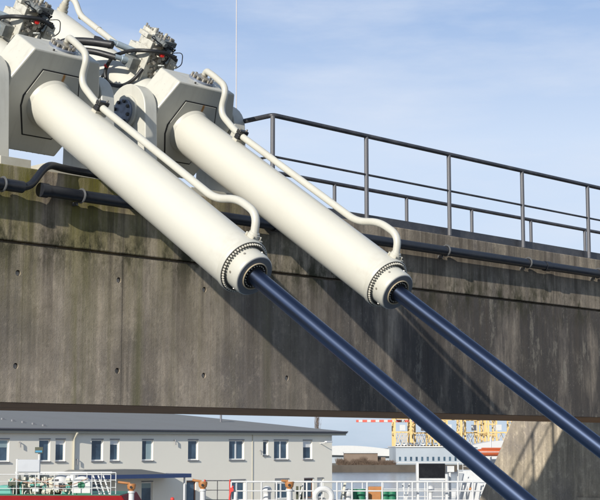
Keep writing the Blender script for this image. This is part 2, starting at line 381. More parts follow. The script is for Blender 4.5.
# ------------------------------------------------------------------ railings on the girder
def railing(name, label, y, x0, posts, ret, hand_r):
    r = empty(name, (0, 0, 0)); tag(r, label, 'railing', 'railings along the girder walkway')
    zt = ZT+1.135
    m = MB(); pts = [(XR-0.3, y, zt), (x0, y, zt)] + ([(x0, 2.2, zt)] if ret else [])
    m.tube(pts, hand_r, 12, 0.06, 4); m.build('handrail', 'rail_grey', r, True)
    m = MB(); zm = ZT+0.63; pts = [(XR-0.3, y, zm), (x0, y, zm)] + ([(x0, 2.2, zm)] if ret else [])
    m.tube(pts, 0.015, 8, 0.05, 4); m.build('mid_rail', 'rail_grey', r, True)
    for xx, yy in posts:
        m = MB(); m.box(xx-0.008, xx+0.008, yy-0.034, yy+0.034, ZT+0.008, zt-hand_r*0.6) if False else m.cyl((xx, yy, ZT+0.01), (xx, yy, zt-hand_r*0.5), 0.029, 10)
        po = m.build('post', 'post_grey', r, True)
        m = MB(); m.box(xx-0.06, xx+0.06, yy-0.05, yy+0.05, ZT, ZT+0.012); m.build('foot_plate', 'rail_grey', po)
    return r
xs = [-0.41+1.70*i for i in range(10)]
nr = railing('walkway_railing', 'dark steel railing along the near edge of the girder, above the black pipe', 0.06, -0.41, [(x, 0.06) for x in xs]+[(-0.41, 2.2)], True, 0.030)
for i in range(3):
    m = MB(); m.box(-0.41+5.5*i, -0.41+5.5*(i+1)-0.012, 0.118, 0.128, ZT+0.004, ZT+0.128); m.build('toe_board', 'rail_grey', nr)
railing('walkway_railing', 'dark steel railing along the far edge of the girder, seen lower behind the near one', 2.74, 1.6, [(1.9+1.70*i, 2.74) for i in range(8)], False, 0.030)

# ------------------------------------------------------------------ black pipes on the girder face
def clampring(m, x, y, z, r):
    m.torus((x, y, z), (1, 0, 0), r+0.008, 0.012, 18, 6); m.box(x-.012, x+.012, y+r, 0.0, z-r*1.5, z-r*0.9)
pz, py, pr = EZ+2.585, -0.135, 0.062
d1 = empty('drain_pipe', (0, 0, 0)); tag(d1, 'long black pipe clamped along the girder face below the railing', 'pipe')
m = MB(); m.tube([(-3.93, py, pz), (XR, py, pz-0.02)], pr, 20); m.build('pipe', 'pipe_black', d1, True)
m = MB(); m.lathe((-3.945, py, pz), (1, 0, 0), [(0, pr*0.7), (0, pr+.012), (0.09, pr+.012), (0.09, pr)], 20); m.build('socket_end', 'pipe_black', d1, True)
for x in (-3.42, -1.6, 0.3, 2.66, 4.52, 6.32, 8.2, 10.1, 12, 14):
    m = MB(); clampring(m, x, py, pz, pr); m.build('clamp', 'clamp', d1, True)
for x in (-0.6, 4.92, 9.5):
    m = MB(); m.lathe((x, py, pz-.01), (1, 0, 0), [(0, pr+.002), (0, pr+.01), (.12, pr+.01), (.12, pr+.002)], 20); m.build('sleeve', 'pipe_black', d1, True)
d2 = empty('drain_pipe', (0, 0, 0)); tag(d2, 'short black pipe with an elbow rising over the girder edge', 'pipe')
m = MB(); m.tube([(XL, py, pz), (-4.16, py, pz)], pr, 20); m.build('pipe', 'pipe_black', d2, True)
m = MB(); m.tube([(-4.3, py, pz), (-4.08, py, pz), (-3.84, py+.03, ZT+0.045), (-3.5, py+.14, ZT+0.05), (-1.8, py+.2, ZT+0.045)], 0.04, 14, 0.12, 6); m.build('elbow_pipe', 'pipe_black', d2, True)
for x in (-4.40, -6.2, -8):
    m = MB(); clampring(m, x, py, pz, pr); m.build('clamp', 'clamp', d2, True)
m = MB(); m.tube([(-6, 1.9, ZT+.05), (-1.2, 1.9, ZT+.05)], 0.045, 12)
d3 = empty('drain_pipe', (0, 0, 0)); tag(d3, 'black pipe lying on the girder top below the left housing', 'pipe'); m.build('pipe', 'pipe_black', d3, True)
m = MB(); m.box(-4.2, -4.15, 1.8, 2.0, ZT+.002, ZT+.02); m.build('saddle', 'clamp', d3)

# ------------------------------------------------------------------ hydraulic cylinders
E_ = radians(33.667)
F1 = Vector((-3.267, -2.422, EZ+1.662)); DU = 2.05
RC, RR = 0.261, 0.0792
def L(a, b, h): return (b, -a, h)          # a: along the rod, b: along the girder, h: up off the barrel
def hydraulic():
    r = empty('hydraulic_cylinder', F1, (E_, 0, 0))
    o = L(0, 0, 0); fw = (0, -1, 0)
    def lat(name, mat, prof, n=64, par=r, bevel=0, caps=True):
        m = MB(); m.lathe(o, fw, prof, n, caps); return m.build(name, mat, par, True, bevel)
    br_ = lat('barrel', 'barrel_cream', [(-3.705, RC), (-3.6, RC), (-1.8, RC), (-0.055, RC)], 72)
    lat('rear_barrel', 'barrel_cream', [(-7.08, 0.16), (-7.06, 0.21), (-7.0, 0.245), (-6.9, 0.252), (-4.11, 0.252)], 64)
    fl = lat('flange', 'cream', [(-0.06, RC), (-0.055, 0.272), (-0.006, 0.272), (0, 0.268), (0, 0.2)], 72)
    m = MB(); m.lathe(o, fw, [(0.0005, 0.264), (0.0025, 0.264), (0.0025, 0.215), (0.0005, 0.215)], 64, False); m.build('dark_bolt_ring', 'gland_dark', fl, True)  # flat dark ring behind the bolts, darkens the gaps between them
    m = MB(); NB = 54
    for i in range(NB):
        a = 2*pi*i/NB; b_, h_ = 0.2465*sin(a), 0.2465*cos(a)
        m.lathe(L(0.0, b_, h_), fw, [(0, 0.0098), (0.02, 0.0098), (0.024, 0.007)], 6)
    tag(m.build('flange_bolts', 'bolt_pale', fl, True), kind='stuff')
    gl = lat('gland', 'cream', [(0.0, 0.212), (0.135, 0.212), (0.16, 0.207), (0.168, 0.2), (0.10, 0.2)], 64)
    lat('gland_face', 'gland_grey', [(0.15, 0.2), (0.169, 0.2), (0.175, 0.194), (0.175, 0.138), (0.12, 0.138)], 64, gl, 0, False)
    m = MB()
    for i in range(6):
        a = 2*pi*(i+.35)/6; d = Vector((sin(a), 0, cos(a))); c0 = Vector(L(0.065, 0.211*d.x, 0.211*d.z)); m.cyl(c0, c0+d*0.006, 0.012, 8)
    tag(m.build('grub_screws', 'bolt_steel', gl, True), kind='stuff')
    lat('wiper_ring', 'brass', [(0.12, 0.139), (0.181, 0.139), (0.184, 0.136), (0.184, 0.129), (0.12, 0.127)], 48, r, 0, False)
    lat('seal_housing', 'gasket', [(0.09, 0.127), (0.166, 0.127), (0.166, 0.09), (0.185, 0.09), (0.185, 0.0795)], 40)
    m = MB()
    for i in range(22):
        a = 2*pi*i/22; m.lathe(L(0.166, 0.108*sin(a), 0.108*cos(a)), fw, [(0, 0.0058), (0.014, 0.0058)], 6)
    tag(m.build('seal_bolts', 'bolt_pale', r, True), kind='stuff')
    lat('piston_rod', 'rod_blue', [(0.1, RR), (2.5, RR), (6.6, RR)], 56)
    m = MB(); m.lathe(L(6.55, 0, 0), fw, [(0, .12), (0.3, .12)], 32); m.lathe(L(7.0, -.1, 0), (1, 0, 0), [(0, .22), (.2, .22)], 32); m.build('rod_eye', 'cream', r, True)
    # trunnion block
    half = [(0.44, 0.58), (0.60, 0.20), (0.575, 0.0), (0.33, -0.60)]
    poly = half + [(-a, b) for a, b in reversed(half)]
    m = MB(); m.prism(poly, lambda a, b: L(-3.70, a, b), lambda a, b: L(-4.12, a, b)); blk = m.build('trunnion_block', 'cream_block', r, bevel=0.018)
    hs = [(0.25, 0.375), (0.37, 0.04), (0.355, -0.08), (0.20, -0.405)]; sp = hs+[(-a, b) for a, b in reversed(hs)]
    m = MB(); m.prism(sp, lambda a, b: L(-3.694, a, b), lambda a, b: L(-3.71, a, b)); m.build('gasket', 'gasket', blk, bevel=0.004)
    m = MB(); m.prism([(a*0.955, b*0.962) for a, b in sp], lambda a, b: L(-3.690, a, b), lambda a, b: L(-3.712, a, b)); m.build('face_plate', 'block_plate', blk, bevel=0.003)
    m = MB(); m.lathe(L(-3.70, 0, 0), fw, [(0, RC), (0.008, RC+.022), (0.018, RC+.02), (0.05, RC)], 64, False); m.build('weld_collar', 'cream', blk, True)
    for sgn in (-1, 1):
        m = MB(); m.lathe(L(-3.95, 0.5*sgn, 0), (sgn, 0, 0), [(0, .2), (0.32, .2)], 40); m.build('trunnion', 'cream', r, True)
    # lower edge bolts
    m = MB()
    for b_ in (-.24, -.16, -.08, 0, .08, .16, .24): m.lathe(L(-3.78, b_, -.598), (0, 0, -1), [(0, .014), (.022, .014)], 7)
    tag(m.build('edge_bolts', 'bolt_dark', blk, True), kind='stuff')
    # port cover on top of the block
    pc = L(-3.93, 0.06, 0.58)
    m = MB(); m.lathe(pc, (0, 0, 1), [(0, .155), (.02, .155), (.025, .15)], 32); cv = m.build('port_cover', 'cover_blue', r, True)
    m = MB(); m.lathe(pc, (0, 0, 1), [(.02, .10), (.055, .10), (.06, .09)], 28); m.build('cover_boss', 'bolt_steel', cv, True)
    m = MB()
    for i in range(12):
        a = 2*pi*i/12; m.lathe((pc[0]+.128*cos(a), pc[1]+.128*sin(a), pc[2]+.02), (0, 0, 1), [(0, .017), (.042, .017)], 6)
    tag(m.build('cover_bolts', 'bolt_steel', cv, True), kind='stuff')
    m = MB(); m.lathe(L(-3.76, -.16, .58), (0, 0, 1), [(0, .012), (.02, .012)], 8); m.build('eye_screw', 'bolt_dark', blk)
    # oil pipe
    b_ = 0.065
    m = MB(); m.tube([L(-4.03, b_+.10, 0.62), L(-4.0, b_+.08, 0.70), L(-3.80, b_+.03, 0.715), L(-3.47, b_, 0.70), L(-3.41, b_, 0.40), L(-3.02, b_, 0.328), L(-2.4, b_, 0.328), L(-0.79, b_, 0.328), L(-0.50, b_, 0.475), L(-0.19, b_, 0.475), L(-0.10, b_, 0.25)], 0.039, 18, 0.13, 8)
    pp = m.build('oil_pipe', 'cream', r, True)
    m = MB(); m.lathe(L(-0.115, b_, 0.24), L(-.08, 0, 1), [(0, .06), (.055, .06), (.055, .052), (.075, .05)], 22); m.build('pipe_flange', 'cream', pp, True, 0)
    m = MB()
    for i in range(4):
        a = pi/4+i*pi/2; m.lathe(L(-0.115+.085*cos(a)*.8, b_+.085*sin(a)*.8, .245), (0, 0, 1), [(0, .013), (.05, .013)], 7)
    m.box(b_-.075, b_+.075, .045, .185, .21, .262); m.build('port_pad', 'cream_dirty', pp, bevel=0.004)
    cl = empty('pipe_clamp', (0, 0, 0)); cl.parent = r
    bpy.data.objects.remove(cl)
    m = MB(); y0 = 2.93
    m.box(b_-.068, b_+.068, y0-.035, y0+.035, 0.285, 0.345); cl = m.build('pipe_clamp', 'rubber', r, bevel=0.008)
    m = MB(); m.box(b_-.068, b_+.068, y0-.035, y0+.035, 0.348, 0.395); m.build('clamp_top', 'bolt_dark', cl, bevel=0.008)
    m = MB(); m.box(b_-.075, b_+.075, y0-.042, y0+.042, 0.235, 0.284); m.build('clamp_foot', 'cream_dirty', cl)
    m = MB()
    for s_ in (-1, 1): m.lathe((b_+s_*.053, y0, .395), (0, 0, 1), [(0, .012), (.02, .012)], 6)
    tag(m.build('clamp_bolts', 'bolt_steel', cl), kind='stuff')
    # rear oil pipe with its port
    m = MB(); m.tube([L(-7.0, .05, .24), L(-7.0, .05, .46), L(-6.82, .05, .47), L(-6.6, .05, .345), L(-5.55, .05, .325), L(-5.2, .03, .36), L(-5.0, .0, .45)], .04, 16, .1, 6); rp_ = m.build('rear_pipe', 'cream', r, True)
    for a in (-6.12, -5.62, -6.58):
        m = MB(); m.lathe(L(a, .05, .338), (0, -1, .02), [(0, .040), (0, .0425), (.012, .0425), (.012, .040)], 16); m.build('weld_seam', 'cream_dirty', rp_, True)
    m = MB(); m.lathe(L(-7.0, .05, .22), (0, 0, 1), [(0, .075), (.05, .075), (.05, .06), (.11, .06), (.11, .05), (.15, .05)], 18); m.build('rear_port', 'cream_dirty', rp_, True)
    m = MB(); m.tube([L(-6.0, -.05, .26), L(-5.9, -.05, .285), L(-5.75, -.05, .285), L(-5.65, -.05, .26)], .022, 10, .04, 4); m.build('grab_handle', 'rubber', r, True)
    # valve manifold
    mf = MB().box(-.15, .15, 4.45, 4.78, .235, .60).build('valve_manifold', 'valve_cream', r, bevel=0.012)
    rnd = random.Random(3)
    def sub(name, mat, *b, bev=0.006): return MB().box(*b).build(name, mat, mf, bevel=bev)
    sub('valve_body', 'valve_cream', -.13, .05, 4.50, 4.76, .602, .70)
    sub('valve_body', 'valve_dark', -.10, .10, 4.42, 4.60, .702, .775)
    sub('valve_body', 'valve_cream', -.08, .06, 4.58, 4.84, .704, .80)
    sub('valve_body', 'valve_dark', .10, .19, 4.44, 4.70, .702, .77)
    sub('valve_body', 'valve_cream', -.15, -.08, 4.62, 4.80, .704, .76)
    sub('valve_body', 'valve_dark', .06, .20, 4.70, 4.84, .45, .66)
    sub('valve_body', 'valve_dark', .04, .17, 4.44, 4.66, .602, .70)
    sub('valve_body', 'valve_cream', .152, .27, 4.40, 4.56, .42, .58)
    sub('valve_body', 'valve_dark', .152, .25, 4.56, 4.72, .34, .55)
    sub('valve_body', 'valve_dark', -.30, -.152, 4.52, 4.70, .30, .44)
    sub('junction_box', 'valve_cream', -.12, .02, 4.79, 4.93, .36, .56)
    sub('side_plate', 'valve_cream', -.172, -.152, 4.42, 4.66, .20, .62)
    for (b0, a0, h0, d, ln, rad, mat) in ((-.06, 4.42, .74, (0, -1, 0), .09, .035, 'valve_dark'), (.05, 4.42, .66, (.3, -1, 0), .10, .03, 'valve_dark'), (-.02, 4.70, .80, (0, 0, 1), .03, .035, 'valve_cream'),
            (.04, 4.82, .74, (0, 1, 0), .10, .032, 'solenoid'), (-.16, 4.60, .37, (-1, .25, 0), .30, .042, 'solenoid'), (-.16, 4.72, .48, (-1, .5, .05), .34, .04, 'solenoid'), (.2, 4.40, .5, (.2, -1, .1), .08, .03, 'valve_cream'),
            (-.1, 4.46, .62, (0, -1, .3), .06, .025, 'bolt_steel'), (.12, 4.42, .62, (0, -1, .2), .14, .016, 'gasket'), (.02, 4.5, .8, (0, -.2, 1), .05, .02, 'valve_cream'), (-.06, 4.62, .80, (0, 0, 1), .055, .026, 'valve_cream')):
        d = Vector(d).normalized(); m = MB(); m.lathe((b0, a0, h0), d, [(0, rad), (ln*.7, rad), (ln*.72, rad*.8), (ln, rad*.75)], 14); m.build('valve_spool', mat, mf, True)
    for i in range(34):
        b0, a0, h0 = rnd.uniform(-.09, .13), rnd.uniform(4.46, 4.72), rnd.uniform(.30, .74)
        if h0 < .6: a0 = rnd.choice((rnd.uniform(4.40, 4.44), rnd.uniform(4.78, 4.83)))
        w0, d0, t0 = rnd.uniform(.015, .045), rnd.uniform(.015, .05), rnd.uniform(.015, .04); mt = rnd.choice(('valve_cream', 'valve_dark', 'valve_dark', 'solenoid', 'bolt_steel'))
        if i % 2: MB().box(b0-w0, b0+w0, a0-d0, a0+d0, h0-t0, h0+t0).build('fitting', mt, mf, bevel=.004)
        else: m = MB(); m.lathe((b0, a0, h0), (rnd.uniform(-1, 1), rnd.uniform(-1, .3), rnd.uniform(-.2, 1)), [(0, w0*.8), (d0, w0*.8), (d0, w0*.55), (d0*1.8, w0*.5)], 10); m.build('fitting', mt, mf, True)
    for i in range(7):
        b0 = rnd.uniform(-.15, .2); m = MB(); m.tube([(b0, 4.42, rnd.uniform(.4, .7)), (b0+rnd.uniform(-.1, .1), 4.36, rnd.uniform(.5, .75)), (b0+rnd.uniform(-.15, .15), 4.40, rnd.uniform(.6, .8)), (b0+rnd.uniform(-.1, .1), 4.6, .76)], .008, 6, .05, 4); m.build('cable', 'rubber', mf, True)
    m = MB(); m.lathe((-.03, 4.38, .60), (-.2, -1, .25), [(0, .028), (.035, .03), (.045, .022)], 14); m.build('red_cap', 'red_cap', mf, True)
    m = MB()
    for i in range(44):
        b0, a0, h0 = rnd.choice(((rnd.uniform(-.12, .04), rnd.uniform(4.51, 4.57), .70), (rnd.uniform(-.09, .09), rnd.uniform(4.43, 4.57), .775), (rnd.uniform(-.07, .05), rnd.uniform(4.6, 4.82), .80), (rnd.uniform(.11, .18), rnd.uniform(4.46, 4.68), .77), (rnd.uniform(.17, .25), rnd.uniform(4.42, 4.54), .58)))
        m.lathe((b0, a0, h0), (0, 0, 1), [(0, .013), (rnd.uniform(.012, .045), .013)], 6)
    for i in range(26):
        m.lathe((rnd.uniform(-.14, .14), 4.45, rnd.uniform(.28, .58)), (0, -1, 0), [(0, .014), (rnd.uniform(.01, .05), .014)], 6)
    for i in range(16):
        m.lathe((-.15, rnd.uniform(4.47, 4.75), rnd.uniform(.26, .58)), (-1, 0, 0), [(0, .013), (rnd.uniform(.01, .04), .013)], 6)
    tag(m.build('manifold_bolts', 'bolt_steel', mf, True), kind='stuff')
    m = MB(); m.tube([(.16, 4.30, .60), (.0, 4.33, .66), (-.25, 4.42, .60), (-.29, 4.64, .50), (-.30, 4.92, .30), (-.30, 4.95, .08), (-.29, 4.82, -.03), (-.27, 4.57, .04), (-.25, 4.42, .20), (-.17, 4.44, .36)], .024, 12, .2, 8); m.build('hose', 'rubber', mf, True)
    m = MB(); m.tube([(-.30, 4.94, .05), (-.31, 4.98, -.2), (-.25, 4.7, -.34)], .018, 10, .1, 5); m.build('hose', 'rubber', mf, True)
    m = MB(); m.tube([(-.45, 4.8, .47), (-.62, 5.1, .36), (-.75, 5.4, .2), (-.8, 5.5, -.1)], .05, 12, .2, 8); m.build('hose', 'rubber', mf, True)
    m = MB(); m.tube([(-.43, 4.67, .36), (-.6, 4.95, .30), (-.78, 5.3, .12), (-.8, 5.45, -.2)], .04, 12, .2, 8); m.build('hose', 'rubber', mf, True)
    m = MB(); m.tube([(.17, 4.44, .64), (.26, 4.36, .7), (.3, 4.34, .55), (.27, 4.38, .48)], .006, 6, .06, 6); m.build('cable', 'rubber', mf, True)
    m = MB(); m.lathe((-.30, 4.95, .14), (0, 0, 1), [(0, .034), (.03, .034)], 10); m.build('red_clip', 'red_cap', mf, True)
    return r, mf
h1, mf1 = hydraulic()
h2 = copy_tree(h1); h2.location = F1+Vector((DU, 0, 0))
tag(h1, 'cream hydraulic cylinder nearer the left edge with blue rod crossing lower centre', 'hydraulic cylinder', 'hydraulic cylinders')
tag(h2, 'cream hydraulic cylinder nearer the railing with blue rod leaving at right edge', 'hydraulic cylinder', 'hydraulic cylinders')
mf1.location = (0.20, 0.34, 0.0)
for c in h2.children:
    if c.name.startswith('valve_manifold'): c.location = (0.0, 0.30, -0.02)

# ------------------------------------------------------------------ bearing pedestals on the girder
TC = (0.866, EZ+3.852)
def pedestal(x0, x1, out, label):
    r = empty('bearing_pedestal', ((x0+x1)/2, TC[0], ZT)); tag(r, label, 'pedestal', 'bearing pedestals of the cylinders')
    R_ = 0.34; zc = TC[1]-ZT
    poly = [(-R_-.03, 0.14), (R_+.03, 0.14)] + [(R_*cos(pi*i/16), zc+R_*sin(pi*i/16)) for i in range(17)]
    hw = (x1-x0)/2
    m = MB(); m.prism(poly, lambda a, b: (-hw, a, b), lambda a, b: (hw, a, b)); m.build('bearing_plate', 'cream_block', r, True, bevel=0.01)
    m = MB(); m.box(-hw-.10-(.85 if out > 0 else 0), hw+.10, -.62, .55, 0.002, 0.14); bp = m.build('base_plate', 'cream_dirty', r, bevel=0.004)
    for yy in (-.46, .46):
        for s_ in (-1, 1):
            m = MB(); m.lathe((s_*(hw+.05), yy, .14), (0, 0, 1), [(0, .02), (.03, .02)], 6); m.build('anchor_bolt', 'bolt_dark', bp)
    for yy in (-.2, .2):
        m = MB(); m.prism([(out*hw, .141), (out*(hw+.09), .141), (out*(hw+.02), .62), (out*hw, .62)], lambda a, b: (a, yy-.01, b), lambda a, b: (a, yy+.01, b)); m.build('rib', 'cream', r)
    m = MB(); m.lathe((out*hw, 0, zc), (out, 0, 0), [(0, .205), (.03, .205), (.035, .20)], 40); bo = m.build('bearing_ring', 'cream', r, True)
    m = MB(); m.lathe((out*(hw+.03), 0, zc), (out, 0, 0), [(0, .155), (.03, .155), (.035, .15)], 32); cv = m.build('end_cover', 'cover_blue', r, True)
    for i in range(8):
        a = 2*pi*(i+.5)/8
        m = MB(); m.lathe((out*(hw+.06), .125*cos(a), zc+.125*sin(a)), (out, 0, 0), [(0, .02), (.03, .02)], 6); m.build('cover_bolt', 'bolt_dark', cv)
    return r
pedestal(F1.x-.80, F1.x-.62, -1, 'rounded cream bearing pedestal at the left edge of the picture')
pedestal(F1.x+.62, F1.x+.80, 1, 'cream bearing pedestal on the right side of the nearer cylinder, mostly hidden by it')
pedestal(F1.x+DU-.80, F1.x+DU-.62, -1, 'rounded cream bearing pedestal with bolted blue-grey cover between both cylinders')
pedestal(F1.x+DU+.62, F1.x+DU+.80, 1, 'bearing pedestal at the right of the further cylinder, beside the railing corner')

# thin aerial
a_ = empty('whip_aerial', (0.36, 1.5, ZT)); tag(a_, 'thin upright whip aerial rising behind the further cylinder', 'aerial')
paint('aerial', (0.55, 0.5, 0.47), 0.5)
m = MB(); m.cyl((0, 0, .1), (-.02, 0, 4.6), .0075, 8, .005); m.build('whip', 'aerial', a_, True)
m = MB(); m.cyl((0, 0, 0), (0, 0, .12), .03, 12); m.build('base', 'aerial', a_, True)

# rusty sheet-pile post at the left edge
m = MB(); m.box(-.06, .05, -.012, .04, -.9, 0); m.box(-.06, -.02, -.03, -.012, -.9, 0)
r = m.build('guide_post', 'rust', None, bevel=.01); r.location = (-4.44, -.002, EZ+1.46)
tag(r, 'rusty steel guide strip fixed to the girder face at the left edge', 'guide strip')

# ------------------------------------------------------------------ office building across the basin
paint('wall_cream', (0.84, 0.79, 0.675), 0.85, 0, 0.16, (0.62, 0.60, 0.53), 0.35, 0.3)
paint('roof_grey', (0.19, 0.192, 0.188), 0.8, 0, 0.4, (0.17, 0.17, 0.165), 0.5, 0.3, 8)
paint('fascia', (0.15, 0.15, 0.165), 0.6)
paint('soffit', (0.46, 0.43, 0.34), 0.85)
paint('win_white', (0.75, 0.75, 0.73), 0.5)
paint('sill', (0.22, 0.22, 0.23), 0.6)
paint('win_brown', (0.16, 0.06, 0.03), 0.5)
paint('canopy_blue', (0.035, 0.06, 0.15), 0.45)
paint('lamp_white', (0.62, 0.62, 0.62), 0.4)
paint('curtain', (0.30, 0.40, 0.42), 0.8)
t = NT('glass'); f = t.noise(0.6, 3)
M['glass'] = t.set(t.mix(t.ramp(f, .4, .6), (0.03, 0.055, 0.085), (0.07, 0.12, 0.17)), 0.08, 0, 0.6)
YF, ZG = 58.67, EZ-4.75
b = empty('office_building', (47, YF, ZG)); tag(b, 'long cream two-storey office building with low grey roof across the water', 'building'); b.location = (0, 0, 0)
XB0, XB1, ZE = 16.0, 64.1, EZ+0.80
WIN = []
for x0, x1, dbl, kind in ((36.2, 37.22, 0, 0), (39.29, 40.07, 0, 0), (40.46, 41.15, 0, 0), (43.1, 43.96, 0, 0), (44.49, 45.19, 0, 0), (46.99, 47.87, 0, 2), (50.75, 51.6, 0, 0), (54.3, 55.64, 1, 0), (58.41, 59.75, 1, 0), (61.2, 62.09, 0, 0), (31.5, 32.4, 0, 0), (28, 28.9, 0, 0)):
    WIN.append((x0, x1, EZ-.84, EZ+.41, dbl, kind))
WIN.append((57.39, 57.85, EZ-.56, EZ+.37, 0, 0))
for x0, x1, dbl, kind in ((50.65, 51.45, 0, 1), (54.4, 55.75, 1, 0), (58.5, 59.8, 1, 0), (61.3, 62.2, 0, 1), (62.6, 63.2, 0, 0), (43.1, 43.96, 0, 0), (46.99, 47.87, 0, 0), (39.29, 40.07, 0, 0)):
    WIN.append((x0, x1, EZ-3.45, EZ-2.15, dbl, kind))
holes = [[(a, c), (bb, c), (bb, d), (a, d)] for a, bb, c, d, _, _ in WIN]
v2, f2 = holed([(XB0, ZG), (XB1, ZG), (XB1, ZE), (XB0, ZE)], holes)
m = MB(); m.add([(x, YF, z) for x, z in v2], f2); DR = 0.16
for h in holes: m.add([(x, YF, z) for x, z in h]+[(x, YF+DR, z) for x, z in h], [(i, (i+1) % 4, 4+(i+1) % 4, 4+i) for i in range(4)])
m.build('front_wall', 'wall_cream', b)
m = MB(); m.add([(XB1, YF, ZG), (XB1, YF+19, ZG), (XB1, YF+19, ZE), (XB1, YF, ZE)], [(0, 1, 2, 3)]); m.build('end_wall', 'wall_cream', b)
m = MB(); m.add([(XB0, YF+.3, ZG), (XB1-.02, YF+.3, ZG), (XB1-.02, YF+.3, ZE), (XB0, YF+.3, ZE)], [(0, 1, 2, 3)]); m.build('inner_wall', 'fascia', b)
m = MB(); m.add([(XB0, YF+19, ZG), (XB1, YF+19, ZG), (XB1, YF+19, ZE), (XB0, YF+19, ZE)], [(0, 1, 2, 3)]); m.build('back_wall', 'wall_cream', b)
for a, bb, c, d, dbl, kind in WIN:
    fr = MB(); w_ = .07; y0, y1 = YF+.09, YF+.15
    fr.box(a, a+w_, y0, y1, c, d); fr.box(bb-w_, bb, y0, y1, c, d); fr.box(a+w_, bb-w_, y0, y1, c, c+w_); fr.box(a+w_, bb-w_, y0, y1, d-w_, d)
    if dbl: fr.box((a+bb)/2-w_*.8, (a+bb)/2+w_*.8, y0, y1, c+w_, d-w_)
    wn_ = fr.build('window', 'win_brown' if kind == 1 else 'win_white', b)
    panes = [(a+w_, (a+bb)/2-w_*.8), ((a+bb)/2+w_*.8, bb-w_)] if dbl else [(a+w_, bb-w_)]
    for p0, p1 in panes:
        MB().box(p0, p1, YF+.115, YF+.13, c+w_, d-w_).build('pane', 'glass', wn_)
    bl_ = (0, .35, 0, .2, .6, 0, .25)[int(a*7) % 7]
    if bl_ and kind == 0:
        for p0, p1 in panes: MB().box(p0, p1, YF+.1, YF+.112, d-w_-bl_*(d-c-2*w_), d-w_).build('blind', 'win_white' if int(a*3) % 2 else 'curtain', wn_)
    if kind == 2: MB().box(a+.4, bb-w_, YF+.1, YF+.112, c+w_, d-w_).build('curtain', 'curtain', wn_)
    MB().box(a-.05, bb+.05, YF-.07, YF+.02, c-.07, c-.002).build('sill', 'sill', wn_)
    MB().box(a-.02, bb+.02, YF-.03, YF+.01, d+.002, d+.06).build('lintel', 'sill', wn_)
# roof: low hip
X0, X1, Y0, Y1, zr = XB0-1, 65.3, YF-.32, YF+19.7, EZ+1.04
hd = (Y1-Y0)/2; zz = zr+.142*hd
m = MB(); m.add([(X0, Y0, zr), (X1, Y0, zr), (X1, Y1, zr), (X0, Y1, zr), (X0+hd, Y0+hd, zz), (X1-hd, Y0+hd, zz)], [(0, 1, 5, 4), (1, 2, 5), (2, 3, 4, 5), (3, 0, 4)]); rf = m.build('roof', 'roof_grey', b)
for i in range(11):
    t_ = i/10; m = MB(); xx = 37.8+t_*2.3; yy = Y0+1.0+(1-t_)*7.0; zq = zr+.142*(yy-Y0)
    m.box(xx-.09, xx+.09, yy-.06, yy+.06, zq-.02, zq+.10); m.build('roof_vent', 'sill', rf)
m = MB(); m.cyl((57.3, YF+4, zr+.5), (57.3, YF+4, zr+1.25), .07, 8); m.cyl((57.3, YF+4, zr+1.25), (57.3, YF+4, zr+1.32), .16, 8); m.build('roof_flue', 'fascia', rf)
m = MB(); m.box(X0, X1, Y0-.03, Y0+.03, ZE+.10, zr+.015); m.box(X1-.03, X1+.03, Y0+.03, Y1, ZE+.10, zr+.015); m.build('fascia', 'fascia', b)
m = MB(); m.box(X0+.05, X1-.05, Y0+.035, Y1-.02, ZE-.03, ZE+.115); m.build('soffit', 'soffit', b)
m = MB(); m.tube([(X0, Y0-.08, zr-.02), (X1, Y0-.08, zr-.02)], .045, 8); m.build('gutter', 'fascia', b, True)
m = MB(); m.tube([(41.75, Y0-.05, ZE), (41.75, YF-.07, ZE-.35), (41.75, YF-.07, ZG)], .06, 8, .1, 3); m.build('downpipe', 'soffit', b, True)
m = MB(); m.cyl((53.6+2.8, YF-.02, ZE-.02), (53.6+2.8, YF-.02, ZG), .025, 6); m.build('conduit', 'soffit', b)
m = MB(); m.tube([(62.9, YF, EZ+.22), (62.9, YF-.3, EZ+.25), (63.2, YF-.5, EZ+.30)], .03, 8, .1, 3); wl = m.build('wall_lamp', 'lamp_white', b, True)
MB().box(62.9, 63.5, YF-.62, YF-.4, EZ+.27, EZ+.38).build('lamp_head', 'lamp_white', wl, bevel=.03)
for xx, zz_ in ((37.9, EZ+.25), (42.0, EZ-.75), (57.1, EZ-.25), (49.6, EZ+.4)):
    m = MB(); m.tube([(xx, YF, zz_), (xx, YF-.12, zz_), (xx+.02, YF-.12, zz_-.3)], .035, 8, .05, 3); m.build('cable_box', 'sill', b)
# canopy over its door
c_ = empty('entrance_canopy', (44.6, YF, EZ-1.7)); tag(c_, 'flat blue-edged entrance canopy on the office wall below the windows', 'canopy')
m = MB(); m.box(-4.2, 4.3, -2.3, -.01, -.06, .06); m.build('slab', 'roof_grey', c_)
m = MB(); m.box(-4.24, 4.34, -2.36, -2.302, -.16, .075); m.box(4.302, 4.36, -2.3, -.02, -.16, .075); m.build('edge_board', 'canopy_blue', c_)
m = MB(); m.prism([(-4.2, .06), (3.2, .06), (1.0, .36), (-3.2, .36)], lambda a, q: (a, -1.6, q), lambda a, q: (a, -.05, q)); m.build('upstand', 'roof_grey', c_)
for xx in (-3.9, 4.0): m = MB(); m.cyl((xx, -2.1, -3.05), (xx, -2.1, -.06), .06, 10); m.build('column', 'lamp_white', c_)

